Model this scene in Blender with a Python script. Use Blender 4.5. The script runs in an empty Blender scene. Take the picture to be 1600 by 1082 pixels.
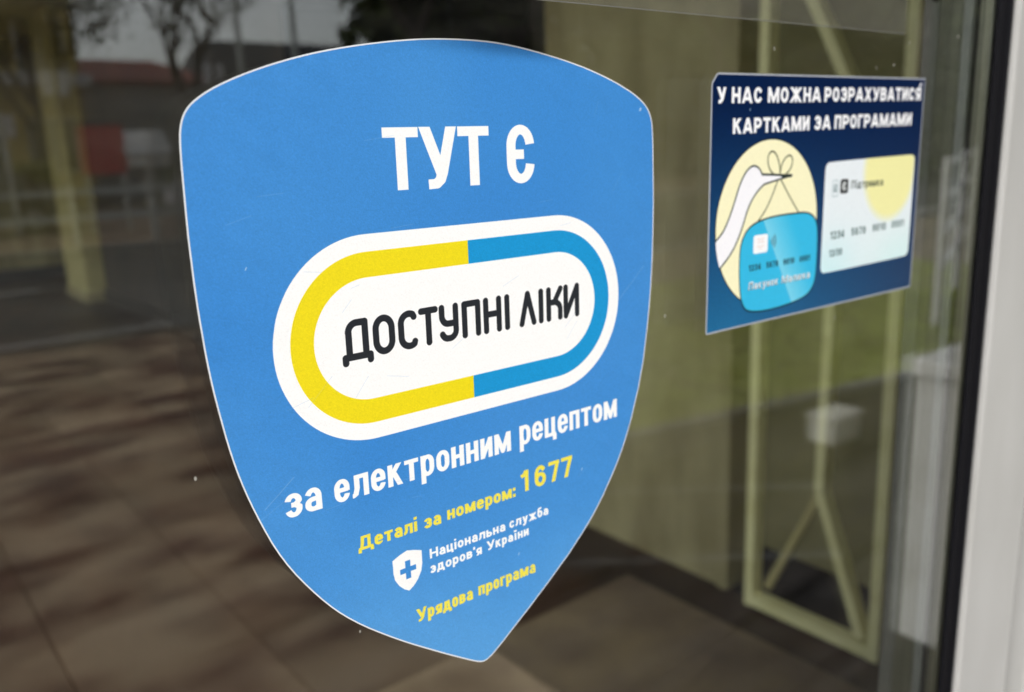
import bpy, bmesh, math, random
import numpy as np
from mathutils import Vector, Matrix
from mathutils.geometry import delaunay_2d_cdt
random.seed(7); RNG = np.random.default_rng(7)
SC = bpy.context.scene; COL = SC.collection

# ------------------------------------------------------------------ camera, sky, sun, exposure
EYE = 1.45
cam = bpy.data.cameras.new('camera'); camo = bpy.data.objects.new('camera', cam); COL.objects.link(camo)
cam.sensor_width = 36; cam.lens = 36 * 1353.06 / 1600
R_ = Vector((0.77887, -0.62615, -0.03601)); U_ = Vector((0.17051, 0.15616, 0.97290)); F_ = Vector((0.60356, 0.76391, -0.22839))
camo.matrix_world = Matrix(((R_.x, U_.x, -F_.x, 0), (R_.y, U_.y, -F_.y, -0.30), (R_.z, U_.z, -F_.z, EYE), (0, 0, 0, 1)))
cam.clip_start = 0.01; cam.clip_end = 600
cam.dof.use_dof = True; cam.dof.focus_distance = 0.345; cam.dof.aperture_fstop = 7.8
SC.camera = camo

world = bpy.data.worlds.new('World'); SC.world = world; world.use_nodes = True
wn = world.node_tree.nodes; wl = world.node_tree.links; bg = wn['Background']
SUN_EL, SUN_AZ = math.radians(42), math.radians(226)      # azimuth measured from +Y clockwise
sky = wn.new('ShaderNodeTexSky'); sky.sky_type = 'NISHITA'; sky.sun_disc = False
sky.sun_elevation = SUN_EL; sky.sun_rotation = SUN_AZ; sky.dust_density = 2.0; sky.air_density = 1.0
hs = wn.new('ShaderNodeHueSaturation'); hs.inputs['Saturation'].default_value = 0.22
tc = wn.new('ShaderNodeTexCoord'); cn = wn.new('ShaderNodeTexNoise'); cn.inputs['Scale'].default_value = 3.0; cn.inputs['Detail'].default_value = 6
cr = wn.new('ShaderNodeMapRange'); cr.inputs[1].default_value = 0.3; cr.inputs[2].default_value = 0.7; cr.inputs[3].default_value = 1.15; cr.inputs[4].default_value = 1.9
mul = wn.new('ShaderNodeVectorMath'); mul.operation = 'MULTIPLY'
wl.new(sky.outputs[0], hs.inputs['Color']); wl.new(tc.outputs['Generated'], cn.inputs['Vector']); wl.new(cn.outputs['Fac'], cr.inputs[0])
wl.new(hs.outputs[0], mul.inputs[0]); wl.new(cr.outputs[0], mul.inputs[1]); wl.new(mul.outputs[0], bg.inputs['Color'])
bg.inputs['Strength'].default_value = 0.15
sun = bpy.data.lights.new('sun', 'SUN'); sun.energy = 0.9; sun.angle = math.radians(25); sun.color = (1.0, 0.97, 0.93)
suno = bpy.data.objects.new('sun', sun); COL.objects.link(suno)
sd = Vector((math.sin(SUN_AZ) * math.cos(SUN_EL), math.cos(SUN_AZ) * math.cos(SUN_EL), math.sin(SUN_EL)))
suno.rotation_euler = sd.to_track_quat('Z', 'Y').to_euler(); suno.location = (0, -5, 8)
SC.view_settings.view_transform = 'Standard'; SC.view_settings.look = 'None'; SC.view_settings.gamma = 1
SC.view_settings.use_curve_mapping = False; SC.view_settings.exposure = 0.15
SC.render.engine = 'CYCLES'
SC.cycles.use_denoising = True; SC.cycles.max_bounces = 14; SC.cycles.diffuse_bounces = 6; SC.cycles.glossy_bounces = 5
SC.cycles.transparent_max_bounces = 24; SC.cycles.caustics_reflective = False; SC.cycles.caustics_refractive = False
SC.cycles.sample_clamp_indirect = 6

# ------------------------------------------------------------------ helpers
WORLD_MAPPED = ('paving_slab', 'pavement_bed', 'shaded_ground')
def mat(name, col, rough=0.6, metal=0.0, spec=0.5, noise=None, bump=None, coat=0.0):
    """noise = (scale, colour2, detail, low, high[, stretch xyz]); bump = (scale, strength, distance)"""
    m = bpy.data.materials.new(name); m.use_nodes = True; nt = m.node_tree; b = nt.nodes['Principled BSDF']
    b.inputs['Base Color'].default_value = (*col, 1); b.inputs['Roughness'].default_value = rough
    b.inputs['Metallic'].default_value = metal; b.inputs['Specular IOR Level'].default_value = spec
    b.inputs['Coat Weight'].default_value = coat
    t = nt.nodes.new('ShaderNodeTexCoord')
    if noise:
        mp = nt.nodes.new('ShaderNodeMapping'); n = nt.nodes.new('ShaderNodeTexNoise'); r = nt.nodes.new('ShaderNodeMapRange'); x = nt.nodes.new('ShaderNodeMix'); x.data_type = 'RGBA'
        gm = nt.nodes.new('ShaderNodeNewGeometry'); nt.links.new(gm.outputs['Position'] if name in WORLD_MAPPED else t.outputs['Object'], mp.inputs['Vector'])
        if len(noise) > 5: mp.inputs['Scale'].default_value = noise[5]
        if len(noise) > 6: mp.inputs['Rotation'].default_value = noise[6]
        nt.links.new(mp.outputs[0], n.inputs['Vector']); n.inputs['Scale'].default_value = noise[0]; n.inputs['Detail'].default_value = noise[2]
        nt.links.new(n.outputs['Fac'], r.inputs[0]); r.inputs[1].default_value = noise[3]; r.inputs[2].default_value = noise[4]
        x.inputs['A'].default_value = (*col, 1); x.inputs['B'].default_value = (*noise[1], 1)
        nt.links.new(r.outputs[0], x.inputs['Factor']); nt.links.new(x.outputs['Result'], b.inputs['Base Color'])
    if name == 'paving_slab':                                   # slabs differ a little from one another
        oi = nt.nodes.new('ShaderNodeObjectInfo'); rr = nt.nodes.new('ShaderNodeMapRange'); rr.inputs[3].default_value = .68; rr.inputs[4].default_value = 1.12; vm = nt.nodes.new('ShaderNodeVectorMath'); vm.operation = 'MULTIPLY'
        nt.links.new(oi.outputs['Random'], rr.inputs[0]); nt.links.new(x.outputs['Result'], vm.inputs[0]); nt.links.new(rr.outputs[0], vm.inputs[1]); nt.links.new(vm.outputs[0], b.inputs['Base Color'])
    if bump:
        n2 = nt.nodes.new('ShaderNodeTexNoise'); bp = nt.nodes.new('ShaderNodeBump'); n2.inputs['Scale'].default_value = bump[0]; n2.inputs['Detail'].default_value = 4
        nt.links.new(t.outputs['Object'], n2.inputs['Vector']); nt.links.new(n2.outputs['Fac'], bp.inputs['Height'])
        bp.inputs['Strength'].default_value = bump[1]; bp.inputs['Distance'].default_value = bump[2]; nt.links.new(bp.outputs[0], b.inputs['Normal'])
    return m

def glass_mat(name, tint, dust):
    m = bpy.data.materials.new(name); m.use_nodes = True; nt = m.node_tree; N = nt.nodes; L = nt.links
    N.remove(N['Principled BSDF']); out = N['Material Output']
    geo = N.new('ShaderNodeNewGeometry'); mr = N.new('ShaderNodeMapRange'); mr.inputs[3].default_value = 1.5; mr.inputs[4].default_value = 1 / 1.5
    fr = N.new('ShaderNodeFresnel'); tr = N.new('ShaderNodeBsdfTransparent'); gl = N.new('ShaderNodeBsdfGlossy'); mx = N.new('ShaderNodeMixShader')
    tr.inputs[0].default_value = (*tint, 1); gl.inputs['Roughness'].default_value = 0.0; gl.inputs['Color'].default_value = (1, 1, 1, 1)
    L.new(geo.outputs['Backfacing'], mr.inputs[0]); L.new(mr.outputs[0], fr.inputs['IOR']); L.new(fr.outputs[0], mx.inputs[0])
    L.new(tr.outputs[0], mx.inputs[1]); L.new(gl.outputs[0], mx.inputs[2])
    if dust:
        t = N.new('ShaderNodeTexCoord'); mp = N.new('ShaderNodeMapping'); mp.inputs['Scale'].default_value = (1, 1, 0.6); mp.inputs['Rotation'].default_value = (0, 0.5, 0)
        v = N.new('ShaderNodeTexVoronoi'); v.inputs['Scale'].default_value = 75; v.inputs['Randomness'].default_value = 1
        r1 = N.new('ShaderNodeMapRange'); r1.inputs[1].default_value = 0.03; r1.inputs[2].default_value = 0.055; r1.inputs[3].default_value = 0.7; r1.inputs[4].default_value = 0.0
        r2 = N.new('ShaderNodeMath'); r2.operation = 'GREATER_THAN'; r2.inputs[1].default_value = 0.86
        sep = N.new('ShaderNodeSeparateColor'); pr = N.new('ShaderNodeMath'); pr.operation = 'MULTIPLY'
        sm = N.new('ShaderNodeTexNoise'); sm.inputs['Scale'].default_value = 9; sm.inputs['Detail'].default_value = 8; mp2 = N.new('ShaderNodeMapping'); mp2.inputs['Rotation'].default_value = (0, 0.9, 0); mp2.inputs['Scale'].default_value = (1, 1, 5)
        r3 = N.new('ShaderNodeMapRange'); r3.inputs[1].default_value = 0.45; r3.inputs[2].default_value = 0.8; r3.inputs[3].default_value = 0.0; r3.inputs[4].default_value = 0.016
        ad = N.new('ShaderNodeMath'); ad.operation = 'ADD'; df = N.new('ShaderNodeBsdfDiffuse'); df.inputs[0].default_value = (0.55, 0.53, 0.48, 1); m2 = N.new('ShaderNodeMixShader')
        L.new(t.outputs['Object'], mp.inputs['Vector']); L.new(mp.outputs[0], v.inputs['Vector']); L.new(t.outputs['Object'], mp2.inputs['Vector']); L.new(mp2.outputs[0], sm.inputs['Vector'])
        L.new(v.outputs['Distance'], r1.inputs[0]); L.new(v.outputs['Color'], sep.inputs[0]); L.new(sep.outputs[0], r2.inputs[0])
        L.new(r1.outputs[0], pr.inputs[0]); L.new(r2.outputs[0], pr.inputs[1]); L.new(sm.outputs['Fac'], r3.inputs[0])
        L.new(pr.outputs[0], ad.inputs[0]); L.new(r3.outputs[0], ad.inputs[1]); L.new(ad.outputs[0], m2.inputs[0])
        L.new(mx.outputs[0], m2.inputs[1]); L.new(df.outputs[0], m2.inputs[2]); L.new(m2.outputs[0], out.inputs[0])
    else: L.new(mx.outputs[0], out.inputs[0])
    return m

def box(bm, x0, x1, y0, y1, z0, z1, bev=0):
    r = bmesh.ops.create_cube(bm, size=1)
    for v in r['verts']: v.co = Vector(((x0 + x1) / 2 + v.co.x * (x1 - x0), (y0 + y1) / 2 + v.co.y * (y1 - y0), (z0 + z1) / 2 + v.co.z * (z1 - z0)))
    if bev:
        es = list({e for v in r['verts'] for e in v.link_edges}); bmesh.ops.bevel(bm, geom=es, offset=bev, segments=2, affect='EDGES', profile=0.5)
    return bm
def bar(bm, a, b, w, d=None, up=(0, 0, 1)):
    """square bar from a to b"""
    a = Vector(a); b = Vector(b); d = d or w; t = (b - a).normalized(); u = Vector(up)
    if abs(t.dot(u)) > 0.95: u = Vector((0, 1, 0))
    s = t.cross(u).normalized(); u = s.cross(t); vs = []
    for p in (a, b):
        for i, j in ((-1, -1), (1, -1), (1, 1), (-1, 1)): vs.append(bm.verts.new(p + s * i * w / 2 + u * j * d / 2))
    for f in ((3, 2, 1, 0), (4, 5, 6, 7), (0, 1, 5, 4), (1, 2, 6, 5), (2, 3, 7, 6), (3, 0, 4, 7)): bm.faces.new([vs[k] for k in f])
    return bm
def tube(bm, pts, rad, n=8):
    rings = []
    for i, p in enumerate(pts):
        p = Vector(p); a = Vector(pts[max(0, i - 1)]); b = Vector(pts[min(len(pts) - 1, i + 1)]); t = (b - a).normalized()
        s = t.cross(Vector((0, 0, 1)) if abs(t.z) < 0.9 else Vector((1, 0, 0))).normalized(); u = s.cross(t)
        r = rad[i] if isinstance(rad, (list, tuple)) else rad
        rings.append([bm.verts.new(p + (s * math.cos(2 * math.pi * k / n) + u * math.sin(2 * math.pi * k / n)) * r) for k in range(n)])
    for q in range(len(rings) - 1):
        for k in range(n): bm.faces.new((rings[q][k], rings[q][(k + 1) % n], rings[q + 1][(k + 1) % n], rings[q + 1][k]))
    bm.faces.new(rings[0][::-1]); bm.faces.new(rings[-1])
    return bm
def loft(bm, secs):
    """closed sections (same count) joined, ends capped"""
    rings = [[bm.verts.new(p) for p in s] for s in secs]; n = len(rings[0])
    for q in range(len(rings) - 1):
        for k in range(n): bm.faces.new((rings[q][k], rings[q][(k + 1) % n], rings[q + 1][(k + 1) % n], rings[q + 1][k]))
    bm.faces.new(rings[0][::-1]); bm.faces.new(rings[-1]); return bm
def obj(name, bm, m, parent=None, smooth=False, loc=None):
    bmesh.ops.recalc_face_normals(bm, faces=bm.faces)
    me = bpy.data.meshes.new(name); bm.to_mesh(me); bm.free(); me.materials.append(m)
    if smooth: me.shade_smooth()
    o = bpy.data.objects.new(name, me); COL.objects.link(o)
    if parent: o.parent = parent
    if loc: o.location = loc
    return o
def B(): return bmesh.new()
def tag(o, label, cat, group=None):
    o['label'] = label; o['category'] = cat
    if group: o['group'] = group
    return o
def thing(name, label, cat, loc=(0, 0, 0), rz=0, group=None):
    o = bpy.data.objects.new(name, None); o.empty_display_size = 0.1; COL.objects.link(o); o.location = loc; o.rotation_euler = (0, 0, rz)
    return tag(o, label, cat, group)
def struct(name, bm, m):
    o = obj(name, bm, m); o['kind'] = 'structure'; return o

# ------------------------------------------------------------------ flat print: a small lettering engine painting into generated images
class Sheet:
    def __init__(s, x0, y0, x1, y1, pp, bgc):
        s.x0, s.y0, s.x1, s.y1, s.pp = x0, y0, x1, y1, pp
        s.w, s.h = int(round((x1 - x0) * pp)), int(round((y1 - y0) * pp))
        s.a = np.empty((s.h, s.w, 3), np.float32); s.a[:] = np.array(bgc, np.float32) / 255; s.tilt = 0.0
    def win(s, bx0, by0, bx1, by1):
        i0 = max(0, int((bx0 - s.x0) * s.pp) - 2); i1 = min(s.w, int((bx1 - s.x0) * s.pp) + 3)
        j0 = max(0, int((by0 - s.y0) * s.pp) - 2); j1 = min(s.h, int((by1 - s.y0) * s.pp) + 3)
        X = (np.arange(i0, i1) + .5) / s.pp + s.x0; Y = (np.arange(j0, j1) + .5) / s.pp + s.y0
        X, Y = np.meshgrid(X, Y); return (slice(j0, j1), slice(i0, i1)), X, Y
    def paint(s, sl, m, col, op=1.0):
        m = (np.clip(m, 0, 1) * op)[..., None]; c = np.array(col, np.float32) / 255
        s.a[sl] = s.a[sl] * (1 - m) + c * m
    def strokes(s, st, hx, hy, col, cap='butt', clip=None, op=1.0):
        P = np.concatenate([np.array(q, float) for q in st]); pad = max(hx, hy) * 1.3
        sl, X, Y = s.win(P[:, 0].min() - pad, P[:, 1].min() - pad, P[:, 0].max() + pad, P[:, 1].max() + pad)
        if X.size == 0: return
        px = s.pp * min(hx, hy); cov = np.zeros_like(X)
        for q in st:
            q = np.array(q, float) / (hx, hy); n = len(q); closed = n > 2 and np.allclose(q[0], q[-1]); tot = cov; cov = np.zeros_like(X)
            for i in range(n - 1):
                a, b = q[i], q[i + 1]; d = b - a; L = math.hypot(*d)
                if L < 1e-9: continue
                ux, uy = d / L; rx = X / hx - a[0]; ry = Y / hy - a[1]
                t = rx * ux + ry * uy; n_ = np.abs(rx * uy - ry * ux)
                c = np.clip(.5 + (1 - n_) * px, 0, 1) * np.clip(.5 + t * px, 0, 1) * np.clip(.5 + (L - t) * px, 0, 1)
                cov = np.maximum(cov, c)
            for i in range(n):
                if cap == 'round' or closed or 0 < i < n - 1:
                    cov = np.maximum(cov, np.clip(.5 + (1 - np.hypot(X / hx - q[i][0], Y / hy - q[i][1])) * px, 0, 1))
            if cap != 'round' and not closed:            # cut the open ends square
                for a, b in ((q[1], q[0]), (q[-2], q[-1])):
                    d = b - a; L = math.hypot(*d)
                    if L < 1e-9: continue
                    ux, uy = d / L; rx = X / hx - b[0]; ry = Y / hy - b[1]; t = rx * ux + ry * uy; n_ = np.abs(rx * uy - ry * ux)
                    cov *= 1 - np.clip(.5 + t * px, 0, 1) * (t < 1.05) * (n_ < 1.08)
            cov = np.maximum(tot, cov)
        if clip:
            if clip[0] is not None: cov *= np.clip(.5 + (Y - clip[0]) * s.pp, 0, 1)
            if clip[1] is not None: cov *= np.clip(.5 + (clip[1] - Y) * s.pp, 0, 1)
        s.paint(sl, cov, col, op)
    def poly_mask(s, pts, soft=0.0):
        P = np.array(pts, float); sl, X, Y = s.win(P[:, 0].min() - 1, P[:, 1].min() - 1, P[:, 0].max() + 1, P[:, 1].max() + 1)
        ins = np.zeros(X.shape, bool); dm = np.full(X.shape, 1e9); n = len(P)
        for i in range(n):
            a, b = P[i], P[(i + 1) % n]; d = b - a; L2 = max(d @ d, 1e-12)
            t = np.clip(((X - a[0]) * d[0] + (Y - a[1]) * d[1]) / L2, 0, 1)
            dm = np.minimum(dm, np.hypot(X - a[0] - t * d[0], Y - a[1] - t * d[1]))
            if a[1] != b[1]:
                cr_ = ((a[1] > Y) != (b[1] > Y)) & (X < (b[0] - a[0]) * (Y - a[1]) / (b[1] - a[1]) + a[0]); ins ^= cr_
        sd_ = np.where(ins, dm, -dm); return sl, np.clip(.5 + sd_ * (s.pp if not soft else 1 / soft), 0, 1), X, Y
    def poly(s, pts, col, op=1.0, soft=0.0):
        sl, m, _, _ = s.poly_mask(pts, soft); s.paint(sl, m, col, op)
    def image(s, name, grain=0.0):
        a = s.a
        if grain:
            g = RNG.normal(0, 1, (s.h // 2 + 2, s.w // 2 + 2)).astype(np.float32)
            g = (g + np.roll(g, 1, 0) + np.roll(g, 1, 1)) / 1.73; g = np.repeat(np.repeat(g, 2, 0), 2, 1)[:s.h, :s.w]
            a = a * (1 + 2 * grain * g[..., None] * (1.15 - a.max(2, keepdims=True)))
        im = bpy.data.images.new(name, s.w, s.h); px = np.ones((s.h, s.w, 4), np.float32); px[..., :3] = np.clip(a, 0, 1)
        im.pixels.foreach_set(px.ravel()); im.update(); im.pack(); return im

def arc(cx, cy, rx, ry, a0, a1, n=18):
    return [(cx + rx * math.cos(math.radians(a0 + (a1 - a0) * i / n)), cy + ry * math.sin(math.radians(a0 + (a1 - a0) * i / n))) for i in range(n + 1)]
def rrect(l, b, r, t, rx, ry=None, n=12):
    ry = ry or rx
    p = arc(r - rx, t - ry, rx, ry, 90, 0, n) + arc(r - rx, b + ry, rx, ry, 0, -90, n) + arc(l + rx, b + ry, rx, ry, 270, 180, n) + arc(l + rx, t - ry, rx, ry, 180, 90, n)
    return p + [p[0]]
def smooth_closed(P, it=2):
    for _ in range(it):
        Q = []
        for i in range(len(P)):
            a, c = P[i], P[(i + 1) % len(P)]; Q += [(a[0] * .75 + c[0] * .25, a[1] * .75 + c[1] * .25), (a[0] * .25 + c[0] * .75, a[1] * .25 + c[1] * .75)]
        P = Q
    return P
def smooth_open(P, it=3):
    for _ in range(it):
        Q = [P[0]]
        for a, c in zip(P[:-1], P[1:]): Q += [(a[0] * .75 + c[0] * .25, a[1] * .75 + c[1] * .25), (a[0] * .25 + c[0] * .75, a[1] * .25 + c[1] * .75)]
        P = Q + [P[-1]]
    return P
WID = {'м': .98, 'М': .98, 'ж': 1.12, 'Ж': 1.12, 'ц': .76, 'т': .72, 'Т': .72, 'л': .78, 'і': .26, 'ї': .38, 'г': .56, 'Г': .56, 'д': .84, 'Д': .9, ':': .26, "'": .22, '1': .48, 'и': .70, 'А': .84, 'у': .74, 'У': .78, ' ': .34, '/': .4, 'к': .72, 'К': .76, 'Х': .8, 'ю': .95}
def glyph(c, W, H, hx, hy, rr=.36):
    L, R, Bt, T, M = hx, W - hx, hy, H - hy, H * .5; mx = W / 2
    rx = (R - L) / 2; ry = min((T - Bt) * rr, (T - Bt) / 2); E = .3 * H; clip = (0, H); dots = []
    s = []
    if c in 'оО0': s = [rrect(L, Bt, R, T, rx, ry)]
    elif c in 'сСЄєЭ':
        s = [[(R, H * .67)] + [q for q in arc(mx, T - ry, rx, ry, 0, 180) if q[1] > H * .69 or q[0] < mx] + [q for q in arc(mx, Bt + ry, rx, ry, 180, 360) if q[1] < H * .31 or q[0] < mx] + [(R, H * .33)]]
        if c in 'Єє': s.append([(L, M), (W * .62, M)])
    elif c in 'е':
        s = [[(R, H * .33)] + [q for q in arc(mx, Bt + ry, rx, ry, 0, -180) if q[1] < H * .3 or q[0] < mx] + arc(mx, T - ry, rx, ry, 180, 0) + [(R, H * .44)], [(L, H * .52), (W - hx * .5, H * .52)]]
    elif c in 'а':
        s = [[(L, H * .71)] + [q for q in arc(mx, T - ry, rx, ry, 180, 0) if q[1] > H * .73 or q[0] > mx] + [(R, 0)],
             [(R, H * .53), (mx, H * .52)] + arc(mx, H * .52 - H * .18, rx, H * .18, 90, 180)[1:] + arc(mx, Bt + H * .18, rx, H * .18, 180, 290)[1:] + [(R, H * .2)]]
    elif c in 'р': s = [[(L, -H * .33), (L, H)], rrect(L, Bt, R, T, rx, ry)]; clip = (-H * .33, H)
    elif c == 'Р': ym = H * .42; s = [[(L, 0), (L, H)], [(L, T), (mx, T)] + arc(mx, (T + ym) / 2, rx, (T - ym) / 2, 90, -90) + [(L, ym)]]
    elif c in 'б': s = [rrect(L, Bt, R, T, rx, ry), [(L, M), (L, H * 1.02)] + arc(L + rx * .9, H * 1.02, rx * .9, H * .26, 180, 95)[1:] + [(R, H * 1.3)]]; clip = (0, H * 1.42)
    elif c == 'у': s = [[(L * .95, H + E), (L * .95, H), (mx + .04 * W, hy * .6)], [(R + hx * .1, H + E), (R + hx * .1, H), (mx + .02 * W, -H * .1)] + [(mx - .1 * W, -H * .33 + hy), (.12 * W, -H * .33 + hy)]]; s[0] = s[0][1:]; s[1] = s[1][1:]; s[0][0] = (L - .02 * W, H * 1.1); s[1][0] = (R + .05 * W, H * 1.15); clip = (-H * .34, H)
    elif c == 'У': s = [[(L - .05 * W, H * 1.05), (mx + .03 * W, H * .34)], [(R + .05 * W, H * 1.1), (mx + .08 * W, H * .26), (mx - .02 * W, hy * 1.6), (mx - .14 * W, hy), (W * .17, hy)]]
    elif c in 'кК': s = [[(L, 0), (L, H)], [(L, H * .42), (R + hx * .2, H * 1.08)], [(L + .26 * W, H * .58), (R + hx * .35, -H * .08)]]
    elif c in 'лЛ': s = [[(R, 0), (R, H)], [(W, T), (W * .26, T)], [(W * .26 + hx * .2, H), (W * .26 + hx * .2, H * .4), (W * .2, hy * 1.5), (W * .08, hy), (0, hy)]]
    elif c in 'тТ': s = [[(mx, 0), (mx, H)], [(0, T), (W, T)]]
    elif c in 'нН': s = [[(L, 0), (L, H)], [(R, 0), (R, H)], [(L, M), (R, M)]]
    elif c in 'пП': s = [[(L, 0), (L, H)], [(R, 0), (R, H)], [(L, T), (R, T)]]
    elif c in 'гГ': s = [[(L, 0), (L, H)], [(L, T), (W, T)]]
    elif c in 'иИ': s = [[(L, 0), (L, H)], [(R, 0), (R, H)], [(L, H * .06), (R, H * .94)]]
    elif c in 'мМ': s = [[(L, 0), (L, H)], [(R, 0), (R, H)], [(L, H * 1.02), (mx, H * .1), (R, H * 1.02)]]
    elif c in 'цЦ': R2 = R - .08 * W; s = [[(L, 0), (L, H)], [(R2, 0), (R2, H)], [(L, Bt), (W, Bt)], [(W - hx * .8, Bt), (W - hx * .8, -H * .22)]]; clip = (-H * .22, H)
    elif c in 'Дд':
        s = [[(W * .84 - hx, Bt), (W * .84 - hx, H)], [(W * .84, T), (W * .28, T)], [(W * .3, H), (W * .27, H * .5), (W * .2, Bt)], [(0, Bt), (W, Bt)], [(hx * .75, Bt), (hx * .75, -H * .2)], [(W - hx * .75, Bt), (W - hx * .75, -H * .2)]]; clip = (-H * .2, H)
    elif c in 'зЗ3': s = [[(L, H * .7)] + [q for q in arc(mx, T - ry * .85, rx, ry * .85, 180, 0) if q[1] > H * .72 or q[0] > mx] + [(R - .03 * W, H * .62), (mx + .1 * W, H * .52), (W * .36, H * .52)], [(mx, H * .52), (mx + .12 * W, H * .51), (R, H * .4)] + [q for q in arc(mx, Bt + ry * .85, rx, ry * .85, 0, -180) if q[1] < H * .28 or q[0] > mx] + [(L, H * .3)]]
    elif c in 'вВ': ym = H * .53; s = [[(L, 0), (L, H)], [(L, T), (mx, T)] + arc(mx, (T + ym) / 2, rx * .9, (T - ym) / 2, 90, -90) + [(L, ym)], [(L, ym), (mx, ym)] + arc(mx, (Bt + ym) / 2, rx, (ym - Bt) / 2, 90, -90) + [(L, Bt)]]
    elif c in 'ь': ym = H * .55; s = [[(L, 0), (L, H)], [(L, ym), (mx, ym)] + arc(mx, (Bt + ym) / 2, rx, (ym - Bt) / 2, 90, -90) + [(L, Bt)]]
    elif c in 'яЯ': ym = H * .42; s = [[(R, 0), (R, H)], [(R, T), (mx, T)] + arc(mx, (T + ym) / 2, rx, (T - ym) / 2, 90, 270) + [(R, ym)], [(mx + .1 * W, ym), (L - .05 * W, -H * .06)]]
    elif c in 'жЖ': s = [[(mx, 0), (mx, H)], [(L - .02 * W, H * 1.06), (mx, H * .5)], [(R + .02 * W, H * 1.06), (mx, H * .5)], [(L - .04 * W, -H * .06), (mx, H * .58)], [(R + .04 * W, -H * .06), (mx, H * .58)]]
    elif c in 'хХ': s = [[(L - .03 * W, H * 1.06), (R + .03 * W, -H * .06)], [(R + .03 * W, H * 1.06), (L - .03 * W, -H * .06)]]
    elif c in 'А': s = [[(L - hx * .35, -H * .05), (mx, H * 1.02)], [(R + hx * .35, -H * .05), (mx, H * 1.02)], [(W * .26, H * .28), (W * .74, H * .28)]]
    elif c == 'ю': s = [[(L, 0), (L, H)], [(L, M), (W * .45, M)], rrect(W * .4, Bt, R, T, (R - W * .4) / 2, ry)]
    elif c in 'іІ' : s = [[(mx, 0), (mx, H)]]; dots = [mx] if c == 'і' else []
    elif c == 'ї': s = [[(mx, 0), (mx, H)]]; dots = [hx * .9, W - hx * .9]
    elif c == ':': s = [[(mx, 0), (mx, hy * 2.6)], [(mx, H - hy * 2.6), (mx, H)]]
    elif c == "'": s = [[(mx, H * .95), (mx + hx * .2, H * 1.35)]]; clip = None
    elif c == '1': s = [[(W - hx, 0), (W - hx, H)], [(0, H * .74), (W * .45, H * .8), (W - hx, H * 1.02)]]
    elif c == '2': s = [[(L, H * .7)] + [q for q in arc(mx, T - ry, rx, ry, 180, 0) if q[1] > H * .72 or q[0] > mx] + [(R, H * .6), (R - .1 * W, H * .48), (L + .05 * W, H * .14)], [(0, Bt), (W, Bt)]]
    elif c == '4': s = [[(W * .68, 0), (W * .68, H)], [(W * .68, H), (L, H * .3)], [(0, H * .28), (W, H * .28)]]
    elif c == '5': s = [[(W * .95, T), (L + .05 * W, T)], [(L + .06 * W, H), (L, H * .44)], [(L, H * .52), (mx, H * .6)] + arc(mx, H * .33, rx, H * .27, 90, 0)[1:] + [q for q in arc(mx, Bt + ry * .8, rx, ry * .8, 0, -180) if q[1] < H * .26 or q[0] > mx] + [(L, H * .28)]]
    elif c in '69':
        q = [[(R, H * .74)] + [q_ for q_ in arc(mx, T - ry, rx, ry, 0, 180) if q_[1] > H * .76 or q_[0] < mx] + [(L, Bt + ry)], rrect(L, Bt, R, H * .58, rx, min(ry, (H * .58 - Bt) / 2))]
        s = q if c == '6' else [[(W - x, H - y) for x, y in k] for k in q]
    elif c == '7': s = [[(0, T), (W, T)], [(R, T), (W * .62, H * .45), (W * .42, -H * .02)]]
    elif c == '8': s = [rrect(L, Bt, R, H * .54, rx, (H * .54 - Bt) / 2), rrect(L + .04 * W, H * .52, R - .04 * W, T, rx * .9, (T - H * .52) / 2)]
    elif c == '/': s = [[(0, 0), (W, H)]]
    return s, clip, dots
def text(sh, txt, x0, x1, y, H, hx, hy, col, xh=None, gap=.15, rr=.36, tilt=0.0, slant=0.0, cap='butt', op=1.0):
    xh = xh or H; g = gap * xh
    ws = [WID.get(c, .70) * (H if (c.isupper() or c.isdigit()) else xh) for c in txt]
    k = (x1 - x0) / (sum(ws) + g * (len(txt) - 1)); x = x0
    for c, w in zip(txt, ws):
        w *= k
        if c != ' ':
            h = H if (c.isupper() or c.isdigit()) else xh
            s, clip, dots = glyph(c, w, h, hx, hy, rr); yb = y + tilt * (x - x0)
            for d in dots: s.append([(d, h + hy * 1.2), (d, h + hy * 1.2 + hx * 1.7)])
            if dots: clip = None
            s = [[(x + px_ + slant * py_, yb + py_) for px_, py_ in q] for q in s]
            sh.strokes(s, hx, hy, col, cap, (None if not clip else (yb + clip[0], yb + clip[1])), op)
        x += w + g * k

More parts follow.
